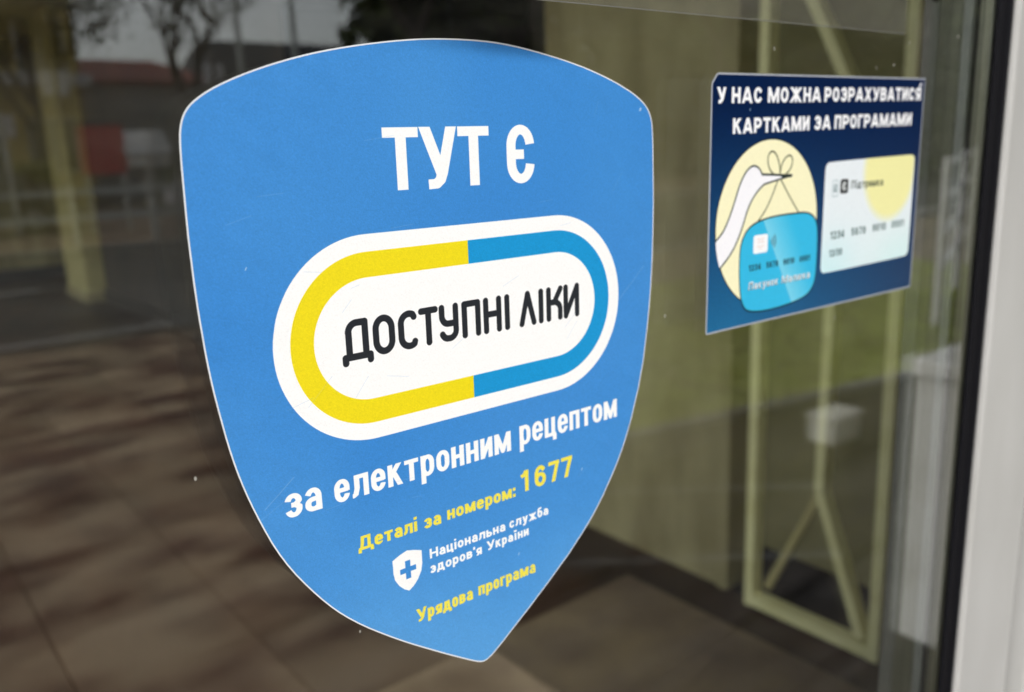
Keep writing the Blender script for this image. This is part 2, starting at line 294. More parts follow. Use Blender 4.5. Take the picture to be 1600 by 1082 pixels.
BLUE = (64, 140, 212); WHITE = (252, 253, 252); YEL = (243, 229, 84)
def shield_print():
    sh = Sheet(-120, -170, 120, 120, 8, BLUE)
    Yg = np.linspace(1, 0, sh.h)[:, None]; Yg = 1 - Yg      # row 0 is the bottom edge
    tip_grad = np.clip((.42 - Yg) / .42, 0, 1) ** 1.2; lo = RNG.normal(0, 1, (9, 8)); ii = np.linspace(0, 7.999, sh.h); jj = np.linspace(0, 6.999, sh.w)
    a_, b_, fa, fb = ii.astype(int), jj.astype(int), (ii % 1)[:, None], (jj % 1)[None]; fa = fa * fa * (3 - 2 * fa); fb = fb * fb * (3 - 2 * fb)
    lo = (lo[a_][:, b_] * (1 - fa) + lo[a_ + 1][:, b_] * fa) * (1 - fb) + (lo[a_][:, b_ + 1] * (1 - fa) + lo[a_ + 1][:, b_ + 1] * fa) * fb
    sh.a += ((tip_grad + .10 * lo)[..., None] * np.array([24, 20, 10]) / 255).astype(np.float32)     # lighter towards the tip, faintly mottled
    # capsule
    def stad(hw, hh): return rrect(-hw, -hh, hw, hh, hh, hh, 24)
    sh.poly(stad(90.7, 41.6), WHITE)
    for col, flip in (((239, 220, 30), -1), ((26, 150, 212), 1)):
        sl, m, X, Y = sh.poly_mask(stad(83.8, 34.7)); m = m * np.clip(.5 + (X * flip) * sh.pp, 0, 1); sh.paint(sl, m, col)
    sh.poly(stad(74.2, 24.7), WHITE)
    # ТУТ Є
    hx, hy = 2.5, 1.98; y0, H = 57.4, 24.3
    for c, a, b in (('Т', -38.6, -22.1), ('Т', -2.9, 13.3)):
        s, cl, _ = glyph(c, b - a, H, hx, hy); sh.strokes([[(a + x, y0 + y) for x, y in q] for q in s], hx, hy, WHITE, clip=(y0, y0 + H))
    sh.strokes([[(-20.4, 85), (-11.3, 62.5)], [(-5.2, 85), (-11.0, 63.5), (-12.2, 60.6), (-14.2, 59.1), (-18.1, 59.0)]], 2.62, 1.98, WHITE, clip=(56.9, 81.7))
    s, cl, _ = glyph('Є', 15.6, 25.0, 2.5, 2.05, .33); sh.strokes([[(22.7 + x, 57.0 + y) for x, y in q] for q in s], 2.5, 2.05, WHITE)
    # ДОСТУПНІ ЛІКИ, round-ended
    K = (38, 42, 48); r = 1.42; t, b = 7.5, -6.0
    S = [[(-61.2, -8.2), (-61.2, -6.1), (-50.1, -6.1), (-50.1, -8.2)], [(-59.3, -6), (-59.3, 3.6)] + arc(-55.6, 3.6, 3.8, 3.9, 180, 90)[1:] + [(-51.9, 7.5), (-51.9, -6)],
         rrect(-47.1, b, -39.7, t, 3.7, 4.3), [(-29.0, 6.0)] + arc(-31.4, t - 3.9, 3.9, 3.9, 55, 180)[1:] + arc(-31.4, b + 3.9, 3.9, 3.9, 180, 305) + [(-28.9, -4.4)],
         [(-25.3, t), (-18.4, t)], [(-21.9, t), (-21.9, b)],
         [(-15.1, t)] + arc(-11.9, 3.9, 3.2, 3.5, 180, 270) + [(-8.0, .4)], [(-8.0, t), (-8.0, -2.6)] + arc(-11.4, -2.6, 3.4, 3.4, 0, -90)[1:] + arc(-12.2, -2.4, 3.2, 3.6, -100, -155, 4),
         [(-3.4, b), (-3.4, t), (3.8, t), (3.8, b)], [(8.2, t), (8.2, b)], [(15.4, t), (15.4, b)], [(8.2, 1.2), (15.4, 1.2)], [(20.05, t), (20.05, b)],
         [(28.4, b), (32.0, t), (35.6, b)], [(40.0, t), (40.0, b)], [(44.7, t), (44.7, b)], [(44.7, 1.4), (48.2, 1.5), (52.1, t)], [(46.5, 1.5)] + arc(47.9, -2.1, 3.9, 3.6, 90, 0)[1:] + [(51.8, b)],
         [(55.4, t), (55.4, b), (62.6, t), (62.6, b)]]
    for q in S: sh.strokes([q], r, r * .97, K, 'round')
    # lower lines
    text(sh, 'за', -91.9, -76.3, -64.7, 9.8, 1.3, 1.0, WHITE, xh=9.8, gap=.11)
    text(sh, 'електронним', -70.8, 19.7, -64.5, 9.7, 1.24, .95, WHITE, xh=9.7, gap=.11)
    text(sh, 'рецептом', 24.9, 89.2, -63.6, 9.6, 1.22, .92, WHITE, xh=9.6, gap=.11)
    text(sh, 'Деталі', -62.0, -33.4, -88.0, 6.2, .80, .62, YEL, xh=4.7, gap=.11)
    text(sh, 'за', -29.9, -20.9, -88.4, 4.7, .80, .62, YEL, xh=4.7, gap=.11)
    text(sh, 'номером:', -17.6, 21.4, -87.9, 4.7, .80, .62, YEL, xh=4.7, gap=.11)
    for c, a, b_ in (('1', 25.0, 29.6), ('6', 33.4, 40.5), ('7', 42.1, 49.2), ('7', 50.4, 57.7)):
        s, cl, _ = glyph(c, b_ - a, 10.6, 1.15, .95); sh.strokes([[(a + x, -87.0 + y) for x, y in q] for q in s], 1.15, .95, YEL, clip=(-87.0, -76.4))
    text(sh, 'Національна', -27.8, 14.6, -103.1, 4.7, .57, .48, WHITE, xh=3.6, gap=.13, rr=.45)
    text(sh, 'служба', 17.1, 41.4, -102.9, 4.7, .57, .48, WHITE, xh=3.6, gap=.13, rr=.45)
    text(sh, "здоров'я", -28.2, .5, -110.2, 4.7, .57, .48, WHITE, xh=3.6, gap=.13, rr=.45)
    text(sh, 'України', 3.4, 28.7, -109.8, 4.7, .57, .48, WHITE, xh=3.6, gap=.13, rr=.45)
    text(sh, 'Урядова', -36.4, -5.7, -130.9, 6.3, .76, .58, YEL, xh=4.8, gap=.11)
    text(sh, 'програма', -2.5, 32.0, -130.5, 4.8, .76, .58, YEL, xh=4.8, gap=.11)
    # small emblem: white shield with a cross cut out
    em = [(-39.3, -95.2), (-35.5, -96.2), (-31.9, -97.5), (-31.9, -103.5), (-32.6, -107), (-34.6, -110.4), (-37, -112.8), (-39.3, -114.2), (-41.6, -112.8), (-44, -110.4), (-46.0, -107), (-46.7, -103.5), (-46.7, -97.8), (-43.1, -96.3)]
    sh.poly(em, WHITE); sh.strokes([[(-43.4, -104.2), (-35.1, -104.2)], [(-39.25, -108.4), (-39.25, -99.9)]], 1.3, 1.15, BLUE)
    # fine scratches in the vinyl
    for k in range(26):
        x, y = RNG.uniform(-110, 100), RNG.uniform(-110, 105); L = RNG.uniform(3, 16); an = RNG.uniform(-.4, 1.2)
        sh.strokes([[(x, y), (x + L * math.cos(an), y + L * math.sin(an))]], .09, .09, (150, 185, 225), op=.35)
    sh.strokes([[(-100, -58.5), (-87, -48.5)]], .12, .12, (150, 185, 225), op=.6); sh.strokes([[(90, -4), (109, 12)]], .12, .12, (150, 185, 225), op=.6)
    for x, y, q in ((106, 88, .55), (64, -86, .28), (22, -118, .25), (-98, 33, .2)): sh.strokes([[(x, y), (x + .5, y + .9)]], q, q * .8, (190, 215, 240), 'round', op=.8)
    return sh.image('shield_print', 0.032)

def card_print():
    sh = Sheet(-2, -4, 230, 143, 8, (0, 27, 64))
    Y, X = np.mgrid[0:sh.h, 0:sh.w].astype(np.float32); g = np.clip(1 - Y / sh.h * 1.15, 0, 1) * np.clip(1.1 - X / sh.w * .8, 0, 1)
    sh.a += (g[..., None] * np.array([26, 80, 92], np.float32) + (1 - g[..., None]) * np.array([0, 0, 4], np.float32)) / 255
    t = .011
    for w, a, b in (('У', 5.9, 13.4), ('НАС', 18.2, 45.1), ('МОЖНА', 50.2, 102.4), ('РОЗРАХУВАТИСЯ', 106.2, 221.7)):
        text(sh, w, a, b, 123.6 + t * (a - 5), 8.4, 1.15, .95, (250, 251, 252), gap=.12, rr=.46, tilt=t)
    for w, a, b in (('КАРТКАМИ', 19.7, 91.8), ('ЗА', 96.5, 114.2), ('ПРОГРАМАМИ', 118.4, 211.7)):
        text(sh, w, a, b, 107.7 + t * (a - 19), 8.3, 1.15, .95, (250, 251, 252), gap=.12, rr=.46, tilt=t)
    sh.strokes([[(219.4, 134.6), (221.6, 137.2)]], .8, .8, (250, 251, 252))
    INK = (16, 36, 40); CREAM = (251, 247, 205)
    egg = arc(55.2, 56.6, 49.0, 48.2, 0, 360, 72)
    sh.poly(egg, INK); sl, m, XX, YY = sh.poly_mask(arc(55.2, 56.6, 48.3, 47.5, 0, 360, 72)); sh.paint(sl, m, CREAM)
    neck = [(6.9, 51.0), (13, 55.2), (17, 60.5), (20.7, 67), (24.0, 74), (27.3, 81.0), (30.9, 85.8), (34.2, 88.6), (37.8, 90.2), (41.2, 90.0), (44.3, 88.6), (46.0, 86.8), (47.2, 85.1), (74.9, 83.1), (62, 81.4), (49.4, 79.5), (45.4, 77.4), (39.7, 73.0), (34.6, 66.5), (31.2, 58.5), (26.5, 50), (20.5, 42.5), (11, 35.6), (8.9, 41), (7.6, 46)]
    n1, n2 = smooth_open(neck[:13], 2), smooth_open(neck[15:23], 2)
    sh.poly(n1 + neck[13:15] + n2 + neck[23:], (250, 250, 255))
    ln = lambda q, w=.5, c=INK: sh.strokes([smooth_open(q, 2)], w, w, c, 'round')
    ln(neck[:13]); ln([(47.2, 85.1), (60, 84.3), (74.9, 83.1)], .6); ln([(74.9, 83.1), (62, 81.3), (49.4, 79.5)], .5); ln(neck[15:23]); ln([(66, 83.6), (69.5, 83.2), (75.5, 83.2)], .9)
    BW = (60, 66, 40)
    ln([(64.3, 84.3), (64.0, 88), (62.6, 92), (60.3, 95.4), (57.7, 97.4), (55.2, 97.6), (52.9, 96.2), (52.0, 93.4), (52.6, 90), (54.8, 86.8), (58.4, 84.6)], .45, BW)
    ln([(64.4, 85), (65.0, 89), (67.4, 92.3), (70.4, 94.4), (73.3, 94.9), (75.6, 93.8), (76.3, 91.2), (75.3, 88.3), (72.6, 85.6), (69.2, 83.8)], .45, BW)
    ln([(62.2, 80.9), (57, 72), (51.5, 64.8), (44.5, 58.8)], .42, BW); ln([(65.6, 81), (71, 75), (77, 68.5), (84.8, 60.8)], .42, BW)
    bag = [(33.0, 11.5), (35.6, 9.0), (39.3, 7.6), (47, 6.4), (56, 5.9), (66, 6.0), (77.2, 6.6), (87, 7.6), (95.2, 9.2), (100.2, 11.6), (103.6, 15.4), (105.3, 20), (105.8, 27), (105.9, 38), (105.5, 47), (104.4, 52.8), (101.6, 56.8), (97, 59.4), (91, 60.6), (84.5, 60.8), (70, 60.9), (56.9, 60.4), (48, 59.3), (40.9, 57.8), (35.2, 55), (31.4, 51.0), (29.5, 47), (28.7, 42.3), (28.5, 33), (29.4, 22), (31, 15.2)]
    bag = smooth_closed(bag, 2)
    sh.poly([(55 + 13 + (x - 68) * 1.012, 33 + (y - 33) * 1.018) for x, y in bag], INK); sl, m, XX, YY = sh.poly_mask([(68 + (x - 68) * .992, 33 + (y - 33) * .985) for x, y in bag]); sh.paint(sl, m, (52, 188, 232))
    d = (XX - 49.8) * (7.8 - 59.1) - (YY - 59.1) * (80.4 - 49.8); d = -d / 59.7
    sh.paint(sl, m * np.clip(.5 + d * 6, 0, 1) * np.clip(1 - d / 24, 0, 1) * (d > -.5), (168, 228, 245), .62)
    sh.poly(rrect(41.0, 40.6, 54.6, 51.2, 1.6), (250, 252, 255))
    for q in ([(44.5, 48.8), (47, 48.8), (47, 46.8), (44.5, 46.8)], [(51, 48.8), (48.8, 48.8), (48.8, 46.8), (51, 46.8)], [(44.5, 44.6), (47, 44.6), (47, 42.8)], [(51, 44.6), (48.8, 44.6), (48.8, 42.8)]): sh.strokes([q], .18, .18, (225, 180, 160), op=.8)
    for k, rr_ in enumerate((1.6, 3.0, 4.4, 5.8)): sh.strokes([arc(56.6, 46.4, rr_, rr_ * 1.0, -42, 42)], .36, .36, (85, 125, 140))
    DK = (28, 62, 74)
    for w, a, b in (('1234', 37.4, 48.4), ('5678', 54.0, 65.4), ('9010', 70.8, 81.8), ('0001', 87.4, 98.4)):
        text(sh, w, a, b, 31.0, 3.7, .5, .42, DK, gap=.22, rr=.4)
    for off, c_ in (((-.25, -.25), (60, 70, 80)), ((0, 0), (235, 242, 246))):
        text(sh, 'Пакунок', 37.6 + off[0], 65.8 + off[0], 20.2 + off[1], 4.6, .42 if c_[0] > 100 else .62, .4 if c_[0] > 100 else .6, c_, xh=3.4, gap=.24, rr=.48, slant=.12)
        text(sh, 'Малюка', 69.6 + off[0], 98.8 + off[0], 20.2 + off[1], 4.6, .42 if c_[0] > 100 else .62, .4 if c_[0] > 100 else .6, c_, xh=3.4, gap=.24, rr=.48, slant=.12)
    # the white bank card
    wc = [(110.3, 25.4), (110.8, 23.3), (112.5, 21.5), (115, 20.9), (214, 21.3), (217, 22.0), (218.8, 24.0), (219.3, 26.6), (219.8, 85.6), (219.2, 88.6), (217.2, 90.2), (214.6, 90.6), (116, 89.4), (113, 88.7), (111.3, 86.8), (110.7, 84)]
    wc = smooth_closed(wc, 2); sl, m, XX, YY = sh.poly_mask(wc); sh.paint(sl, m, (234, 242, 246))
    e = np.exp(-((XX - 118) ** 2 / 1500 + (YY - 20) ** 2 / 700)); sh.paint(sl, m * e, (200, 240, 245), .7)
    e = np.exp(-((XX - 205) ** 2 / 1500 + (YY - 22) ** 2 / 500)); sh.paint(sl, m * e, (205, 242, 240), .6)
    dd = np.hypot(XX - 188.5, (YY - 82)); sh.paint(sl, m * np.clip((35.6 - dd) / 6.5, 0, 1) * np.clip((219 - XX + (YY - 60) * .12) / 4, 0, 1), (246, 241, 160), .85)
    sh.strokes([rrect(119.8, 68.2, 126.0, 77.9, 1.2)], .3, .3, (170, 190, 195)); sh.strokes([[(121.3, 75.6), (121.3, 71.4), (124.5, 71.4), (124.5, 75.6)], [(122.9, 76.2), (122.9, 70.4)]], .42, .42, (120, 145, 150))
    sh.poly(rrect(128.5, 69.4, 137.4, 78.2, 1.6), (22, 28, 30)); text(sh, 'Є', 130.8, 135.2, 71.2, 5.4, .7, .6, (235, 240, 240), rr=.4)
    text(sh, 'Підтримка', 141.0, 179.6, 71.8, 5.0, .5, .45, (50, 66, 60), xh=3.7, gap=.2, rr=.48)
    for w, a, b in (('1234', 120, 135.6), ('5678', 144.3, 161.2), ('9010', 170, 186.6), ('0001', 194.5, 210.2)):
        text(sh, w, a, b, 41.6 + .012 * (a - 120), 4.9, .55, .45, (48, 84, 84), gap=.22, rr=.4)
    text(sh, '12/30', 119.6, 134.2, 30.6, 4.5, .5, .42, (60, 92, 96), gap=.2, rr=.4)
    sh.strokes([[(34.3, 120.2), (34.7, 120.7)]], .35, .35, (150, 180, 205), 'round')
    return sh.image('card_print', 0.032)

# ------------------------------------------------------------------ materials
M = {}
M['frame'] = mat('light_grey_frame', (0.51, 0.51, 0.495), 0.42, noise=(14, (0.43, 0.43, 0.41), 9, .35, .8, (1, 1, .35)), bump=(900, .08, .0004))
M['gasket'] = mat('black_rubber', (0.005, 0.005, 0.007), 0.75, spec=.15)
M['lipgrey'] = mat('lip_grey', (0.20, 0.21, 0.21), 0.35)
M['bead'] = mat('dark_bead', (0.10, 0.098, 0.07), 0.35)
M['bead_face'] = mat('bead_face', (0.16, 0.16, 0.12), 0.4)
M['dark_stile'] = mat('dark_stile', (0.12, 0.12, 0.11), 0.4)
M['spacer'] = mat('spacer_metal', (0.22, 0.22, 0.17), 0.35, metal=0.6)
M['hole'] = mat('spacer_hole', (0.01, 0.01, 0.01), 0.8)
M['glass_out'] = glass_mat('clear_glass_outer', (0.975, 0.985, 0.975), True)
M['glass_in'] = glass_mat('clear_glass_inner', (0.975, 0.985, 0.975), False)
M['rim'] = mat('sticker_edge_white', (0.80, 0.82, 0.84), 0.4)
M['rim_card'] = mat('card_edge', (0.42, 0.45, 0.50), 0.35)
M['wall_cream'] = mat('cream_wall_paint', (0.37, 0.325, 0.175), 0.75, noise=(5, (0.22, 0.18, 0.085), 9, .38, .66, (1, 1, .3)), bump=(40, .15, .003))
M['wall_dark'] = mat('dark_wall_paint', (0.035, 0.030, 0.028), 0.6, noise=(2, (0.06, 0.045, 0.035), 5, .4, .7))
M['gate'] = mat('cream_gate_paint', (0.88, 0.84, 0.47), 0.42, noise=(18, (0.78, 0.73, 0.38), 5, .4, .75))
M['pillar'] = mat('pillar_paint', (0.52, 0.46, 0.21), 0.6, noise=(3, (0.38, 0.33, 0.15), 6, .35, .7))
M['ceiling'] = mat('ceiling_paint', (0.78, 0.71, 0.45), 0.8)
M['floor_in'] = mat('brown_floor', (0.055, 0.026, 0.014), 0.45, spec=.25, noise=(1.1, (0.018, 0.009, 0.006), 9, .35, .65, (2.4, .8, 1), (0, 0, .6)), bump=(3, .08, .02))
M['mat'] = mat('worn_mat', (0.22, 0.16, 0.095), 0.9, noise=(3.5, (0.11, 0.075, 0.055), 8, .35, .7), bump=(300, .5, .003))
M['skirt'] = mat('dark_skirting', (0.03, 0.024, 0.022), 0.4)
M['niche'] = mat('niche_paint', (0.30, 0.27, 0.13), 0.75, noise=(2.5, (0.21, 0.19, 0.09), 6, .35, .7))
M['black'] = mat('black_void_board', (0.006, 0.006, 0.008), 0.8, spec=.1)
M['pave'] = mat('paving_slab', (0.54, 0.41, 0.27), 0.85, noise=(1.9, (0.12, 0.058, 0.038), 10, .40, .60, (1, 1.8, 1), (0, 0, .5)), bump=(60, .4, .004))
M['landing'] = mat('shaded_ground', (0.016, 0.013, 0.012), 0.7, spec=.2, noise=(4, (0.028, 0.022, 0.019), 8, .4, .7))  # near-black colour stands in for shade on the ground by the door
M['joint'] = mat('pavement_bed', (0.32, 0.26, 0.18), 0.9, noise=(5, (0.05, 0.045, 0.04), 6, .4, .7))
M['kerb'] = mat('kerb_concrete', (0.36, 0.35, 0.33), 0.8, noise=(8, (0.26, 0.25, 0.23), 6, .4, .7))
M['edging'] = mat('edging_strip', (0.13, 0.13, 0.13), 0.8, noise=(9, (0.05, 0.05, 0.05), 5, .35, .7))
M['boxwhite'] = mat('weathered_white', (0.52, 0.51, 0.48), 0.6, noise=(6, (0.38, 0.36, 0.32), 6, .4, .7))
M['asphalt'] = mat('asphalt', (0.10, 0.095, 0.085), 0.85, noise=(1.2, (0.055, 0.052, 0.048), 6, .4, .7), bump=(200, .5, .004))
M['soil'] = mat('lawn_soil', (0.24, 0.28, 0.055), 0.95, noise=(5, (0.13, 0.12, 0.04), 8, .4, .75))
M['grass'] = mat('grass_blade', (0.28, 0.33, 0.06), 0.6, noise=(3, (0.15, 0.17, 0.04), 4, .4, .7))
M['white'] = mat('white_paint', (0.78, 0.78, 0.75), 0.5, noise=(7, (0.62, 0.61, 0.57), 6, .45, .75))
M['rail'] = mat('white_rail_paint', (0.75, 0.75, 0.74), 0.4)
M['ochre'] = mat('ochre_render', (0.78, 0.60, 0.24), 0.85, noise=(.8, (0.58, 0.46, 0.19), 7, .35, .7))
M['pale'] = mat('pale_render', (0.45, 0.42, 0.36), 0.85, noise=(.7, (0.44, 0.45, 0.49), 7, .35, .7))
M['win'] = mat('window_glass', (0.02, 0.025, 0.03), 0.05, spec=.8)
M['winframe'] = mat('window_frame', (0.6, 0.6, 0.58), 0.5)
M['redroof'] = mat('red_awning', (0.50, 0.12, 0.08), 0.6, noise=(3, (0.26, 0.06, 0.045), 5, .4, .7))
M['darkroof'] = mat('dark_awning', (0.02, 0.02, 0.022), 0.6)
M['ledge'] = mat('ledge_grey', (0.72, 0.72, 0.76), 0.6)
M['redpaint'] = mat('red_panel_paint', (0.62, 0.05, 0.05), 0.3, coat=.6)
M['darkpaint'] = mat('dark_car_paint', (0.02, 0.023, 0.03), 0.3, coat=.6)
M['whitepaint'] = mat('white_car_paint', (0.75, 0.75, 0.75), 0.3, coat=.6)
M['tyre'] = mat('tyre_rubber', (0.02, 0.02, 0.02), 0.8); M['rimmetal'] = mat('wheel_metal', (0.4, 0.4, 0.42), 0.3, metal=.8)
M['lamp'] = mat('lamp_lens', (0.8, 0.8, 0.75), 0.15); M['tail'] = mat('tail_lens', (0.4, 0.02, 0.02), 0.2)
M['bark'] = mat('bark', (0.085, 0.065, 0.05), 0.9, noise=(8, (0.045, 0.035, 0.028), 6, .4, .7), bump=(12, .6, .03))
M['leaf'] = mat('leaf', (0.07, 0.10, 0.025), 0.6, noise=(2, (0.10, 0.115, 0.03), 3, .4, .7))
M['pole'] = mat('pole_paint', (0.55, 0.57, 0.55), 0.4)
M['tape'] = None

def vinyl(name, im, x0, y0, x1, y1, rough):
    m = mat(name, (1, 1, 1), rough, bump=(1400, .10, .0003)); nt = m.node_tree; b = nt.nodes['Principled BSDF']
    uv = nt.nodes.new('ShaderNodeUVMap'); ti = nt.nodes.new('ShaderNodeTexImage'); ti.image = im; ti.interpolation = 'Cubic'; ti.extension = 'EXTEND'
    nt.links.new(uv.outputs[0], ti.inputs[0]); nt.links.new(ti.outputs[0], b.inputs['Base Color']); b.inputs['Specular IOR Level'].default_value = .28
    return m

# ------------------------------------------------------------------ setting: outside ground
GZ = 0.0
b = B(); box(b, -250, 250, -260, 12.5, -0.60, -0.14); struct('ground', b, M['joint'])
b = B(); box(b, -14, 14, -7.42, -0.02, -0.139, -0.03); struct('pavement', b, M['joint'])
pv = bpy.data.objects['pavement']
slab = B(); box(slab, -.247, .247, -.247, .247, 0, .026, .004); slab_o = obj('paving_slab', slab, M['pave'], pv, loc=(0, -0.35, -0.03))
b = B(); box(b, 1.352, 9.0, -3.098, -.02, -.0295, -.012); struct('landing', b, M['landing']); ld = bpy.data.objects['landing']  # ground near the entrance, its shade put into the colour
b = B(); box(b, -.248, .248, -.248, .248, 0, .015, .003); ls = obj('shaded_slab', b, M['landing'], ld)
n = 0
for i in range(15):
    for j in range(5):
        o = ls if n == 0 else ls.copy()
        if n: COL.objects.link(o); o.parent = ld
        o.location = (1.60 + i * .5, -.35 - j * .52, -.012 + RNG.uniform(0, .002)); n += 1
n = 0
for i in range(-1, 8):
    for j in range(0, 14):
        x, y = i * .5 + .1, -.35 - j * .5
        if x > 1.3 and y > -3.1 and n: continue
        if n == 0: slab_o.location = (x, y, -.03 + RNG.uniform(0, .004))
        else:
            o = slab_o.copy(); COL.objects.link(o); o.parent = pv; o.location = (x, y, -.03 + RNG.uniform(0, .004)); o.rotation_euler = (0, 0, random.choice((0, math.pi / 2)))
        n += 1
b = B(); box(b, -60, 60, -15.5, -7.6, -0.139, -0.10); struct('road', b, M['asphalt'])
b = B()
for k in range(12): box(b, -30 + k * 5, -28 + k * 5, -11.6, -11.48, -0.10, -0.096)
struct('road_marking', b, M['white'])
b = B(); box(b, -60, 60, -7.6, -7.42, -0.139, 0.0, .01); box(b, -60, 60, -15.68, -15.5, -0.139, 0.0, .01); struct('kerb', b, M['kerb'])
b = B(); box(b, -60, 60, -27, -15.69, -0.139, -0.02); struct('far_pavement', b, M['pave'])
b = B()
v = [b.verts.new(p) for p in ((2.75, -3.9, -.004), (3.05, -2.45, -.004), (9.5, -1.2, -.004), (9.5, -5.5, -.004), (2.75, -5.5, -.004))]; f = b.faces.new(v)
r = bmesh.ops.extrude_face_region(b, geom=[f]); bmesh.ops.translate(b, verts=[g for g in r['geom'] if isinstance(g, bmesh.types.BMVert)], vec=(0, 0, .03)); struct('lawn', b, M['soil'])
b = B(); bar(b, (2.85, -2.49, .01), (9.5, -1.18, .01), .08, .08); struct('lawn_kerb', b, M['edging'])
b = B(); bar(b, (2.15, -2.31, -.0), (3.1, -1.55, -.0), .022, .02); struct('path_edging', b, M['edging'])
b = B(); bar(b, (1.80, -1.81, -.0), (2.6, -1.17, -.0), .022, .02); struct('path_edging', b, M['edging'])
gb = B()
for k in range(9000):
    x = RNG.uniform(2.9, 7.5); y = RNG.uniform(-4.6, -1.5)
    if y > -2.5 + (x - 3.05) * .19: continue
    h = RNG.uniform(.03, .09); a = RNG.uniform(0, 6.28); w = .006; dx, dy = math.cos(a) * w, math.sin(a) * w; lx, ly = RNG.uniform(-.03, .03, 2)
    gb.faces.new([gb.verts.new(q) for q in ((x - dx, y - dy, .025), (x + dx, y + dy, .025), (x + lx, y + ly, .025 + h))])
o = obj('grass', gb, M['grass']); o['kind'] = 'stuff'; o['label'] = 'green grass reflected in the glass'

# ------------------------------------------------------------------ setting: shop interior
XW = 2.13
b = B(); box(b, -1.85, 5.0, 0.05, 12.4, -0.139, 0.0); struct('floor', b, M['floor_in'])
b = B(); box(b, -1.85, 5.0, 3.4, 12.4, 2.9, 3.0); box(b, 1.11, 5.0, .05, 3.4, 2.9, 3.0); struct('ceiling', b, M['ceiling'])
rk = thing('rooflight', 'added roof glazing, unseen, that brightens the front of the hallway', 'rooflight', (.2, 1.8, 2.9))  # unseen roof opening added to brighten the gate and near wall
w = thing('side_wall', 'cream painted hallway wall ending in a vertical corner behind the round-topped shield sticker', 'wall', (XW, 1.75, 0))
def part(name, bm, m, par):
    o = obj(name, bm, m, par); o.data.transform(Matrix.Translation(-Vector(par.location))) if not par.rotation_euler.z else None; return o
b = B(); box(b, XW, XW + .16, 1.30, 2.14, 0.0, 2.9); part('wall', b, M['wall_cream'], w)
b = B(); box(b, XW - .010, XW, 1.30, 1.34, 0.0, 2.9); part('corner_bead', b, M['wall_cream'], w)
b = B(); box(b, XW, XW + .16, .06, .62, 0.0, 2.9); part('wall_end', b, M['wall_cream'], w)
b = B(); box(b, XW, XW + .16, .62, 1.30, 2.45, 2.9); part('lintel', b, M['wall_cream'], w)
b = B(); box(b, -1.85, 1.10, .05, 3.4, 2.98, 2.986); part('pane', b, M['glass_in'], rk)
for k in range(5):
    y = .05 + k * .82; b = B(); box(b, -1.85, 1.10, y, y + .06, 2.9, 2.979); part('bar', b, M['frame'], rk)
mt = thing('entrance_mat', 'worn greyish brown mat on the floor just inside the glass door', 'mat', (.3, .9, 0))
b = B(); box(b, -1.3, 1.95, .12, 1.58, .0005, .010, .003); part('mat', b, M['mat'], mt)
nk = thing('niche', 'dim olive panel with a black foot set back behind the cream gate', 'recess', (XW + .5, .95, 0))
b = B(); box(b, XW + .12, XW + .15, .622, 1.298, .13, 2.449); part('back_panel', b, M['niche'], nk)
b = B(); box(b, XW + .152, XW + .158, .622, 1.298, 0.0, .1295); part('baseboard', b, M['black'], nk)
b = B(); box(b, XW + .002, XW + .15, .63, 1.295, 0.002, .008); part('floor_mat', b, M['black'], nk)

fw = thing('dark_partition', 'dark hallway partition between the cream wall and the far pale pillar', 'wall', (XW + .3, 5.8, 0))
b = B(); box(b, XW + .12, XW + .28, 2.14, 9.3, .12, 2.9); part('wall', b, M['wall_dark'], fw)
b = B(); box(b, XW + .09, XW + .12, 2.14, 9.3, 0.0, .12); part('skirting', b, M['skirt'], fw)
pl_ = thing('pillar', 'tall pale yellow pillar at the far left end of the hallway', 'pillar', (2.2, 9.9, 0))
b = B(); box(b, 2.06, 2.5, 9.31, 10.15, .0, 2.9, .02); part('shaft', b, M['pillar'], pl_)
b = B(); box(b, 2.045, 2.5, 9.295, 10.165, 0.0, .09, .005); part('plinth', b, M['wall_cream'], pl_)
bw = thing('back_wall', 'dim olive wall closing the far end of the hallway', 'wall', (0, 12, 0))
b = B(); box(b, -1.85, 5.0, 12.0, 12.2, 0.0, 2.9); part('wall', b, M['wall_cream'], bw)
b = B(); box(b, -1.85, 5.0, 11.98, 12.0, 0.0, .14); part('skirting', b, M['skirt'], bw)
lw = thing('added_window_wall', 'added row of unseen tall windows to light the hallway from the left', 'window', (-1.75, 6, 0))  # invented windows, added so daylight reaches the dark hallway
b = B(); box(b, -1.85, -1.65, .26, 12.0, 0.0, .25); part('sill_wall', b, M['wall_cream'], lw)
b = B(); box(b, -1.85, -1.65, .26, 12.0, 2.75, 2.9); part('head', b, M['wall_cream'], lw)
for k in range(7):
    y = .26 + k * 1.94; b = B(); box(b, -1.80, -1.70, y, y + .1, .25, 2.75); part('post', b, M['frame'], lw)
b = B(); box(b, -1.754, -1.75, .36, 11.9, .25, 2.75); part('pane', b, M['glass_in'], lw)
rw = thing('outer_room_wall', 'far right inner wall hidden behind the recess', 'wall', (4.95, 6, 0))
b = B(); box(b, 4.9, 5.0, .2, 12.0, 0.0, 2.9); part('wall', b, M['wall_dark'], rw)
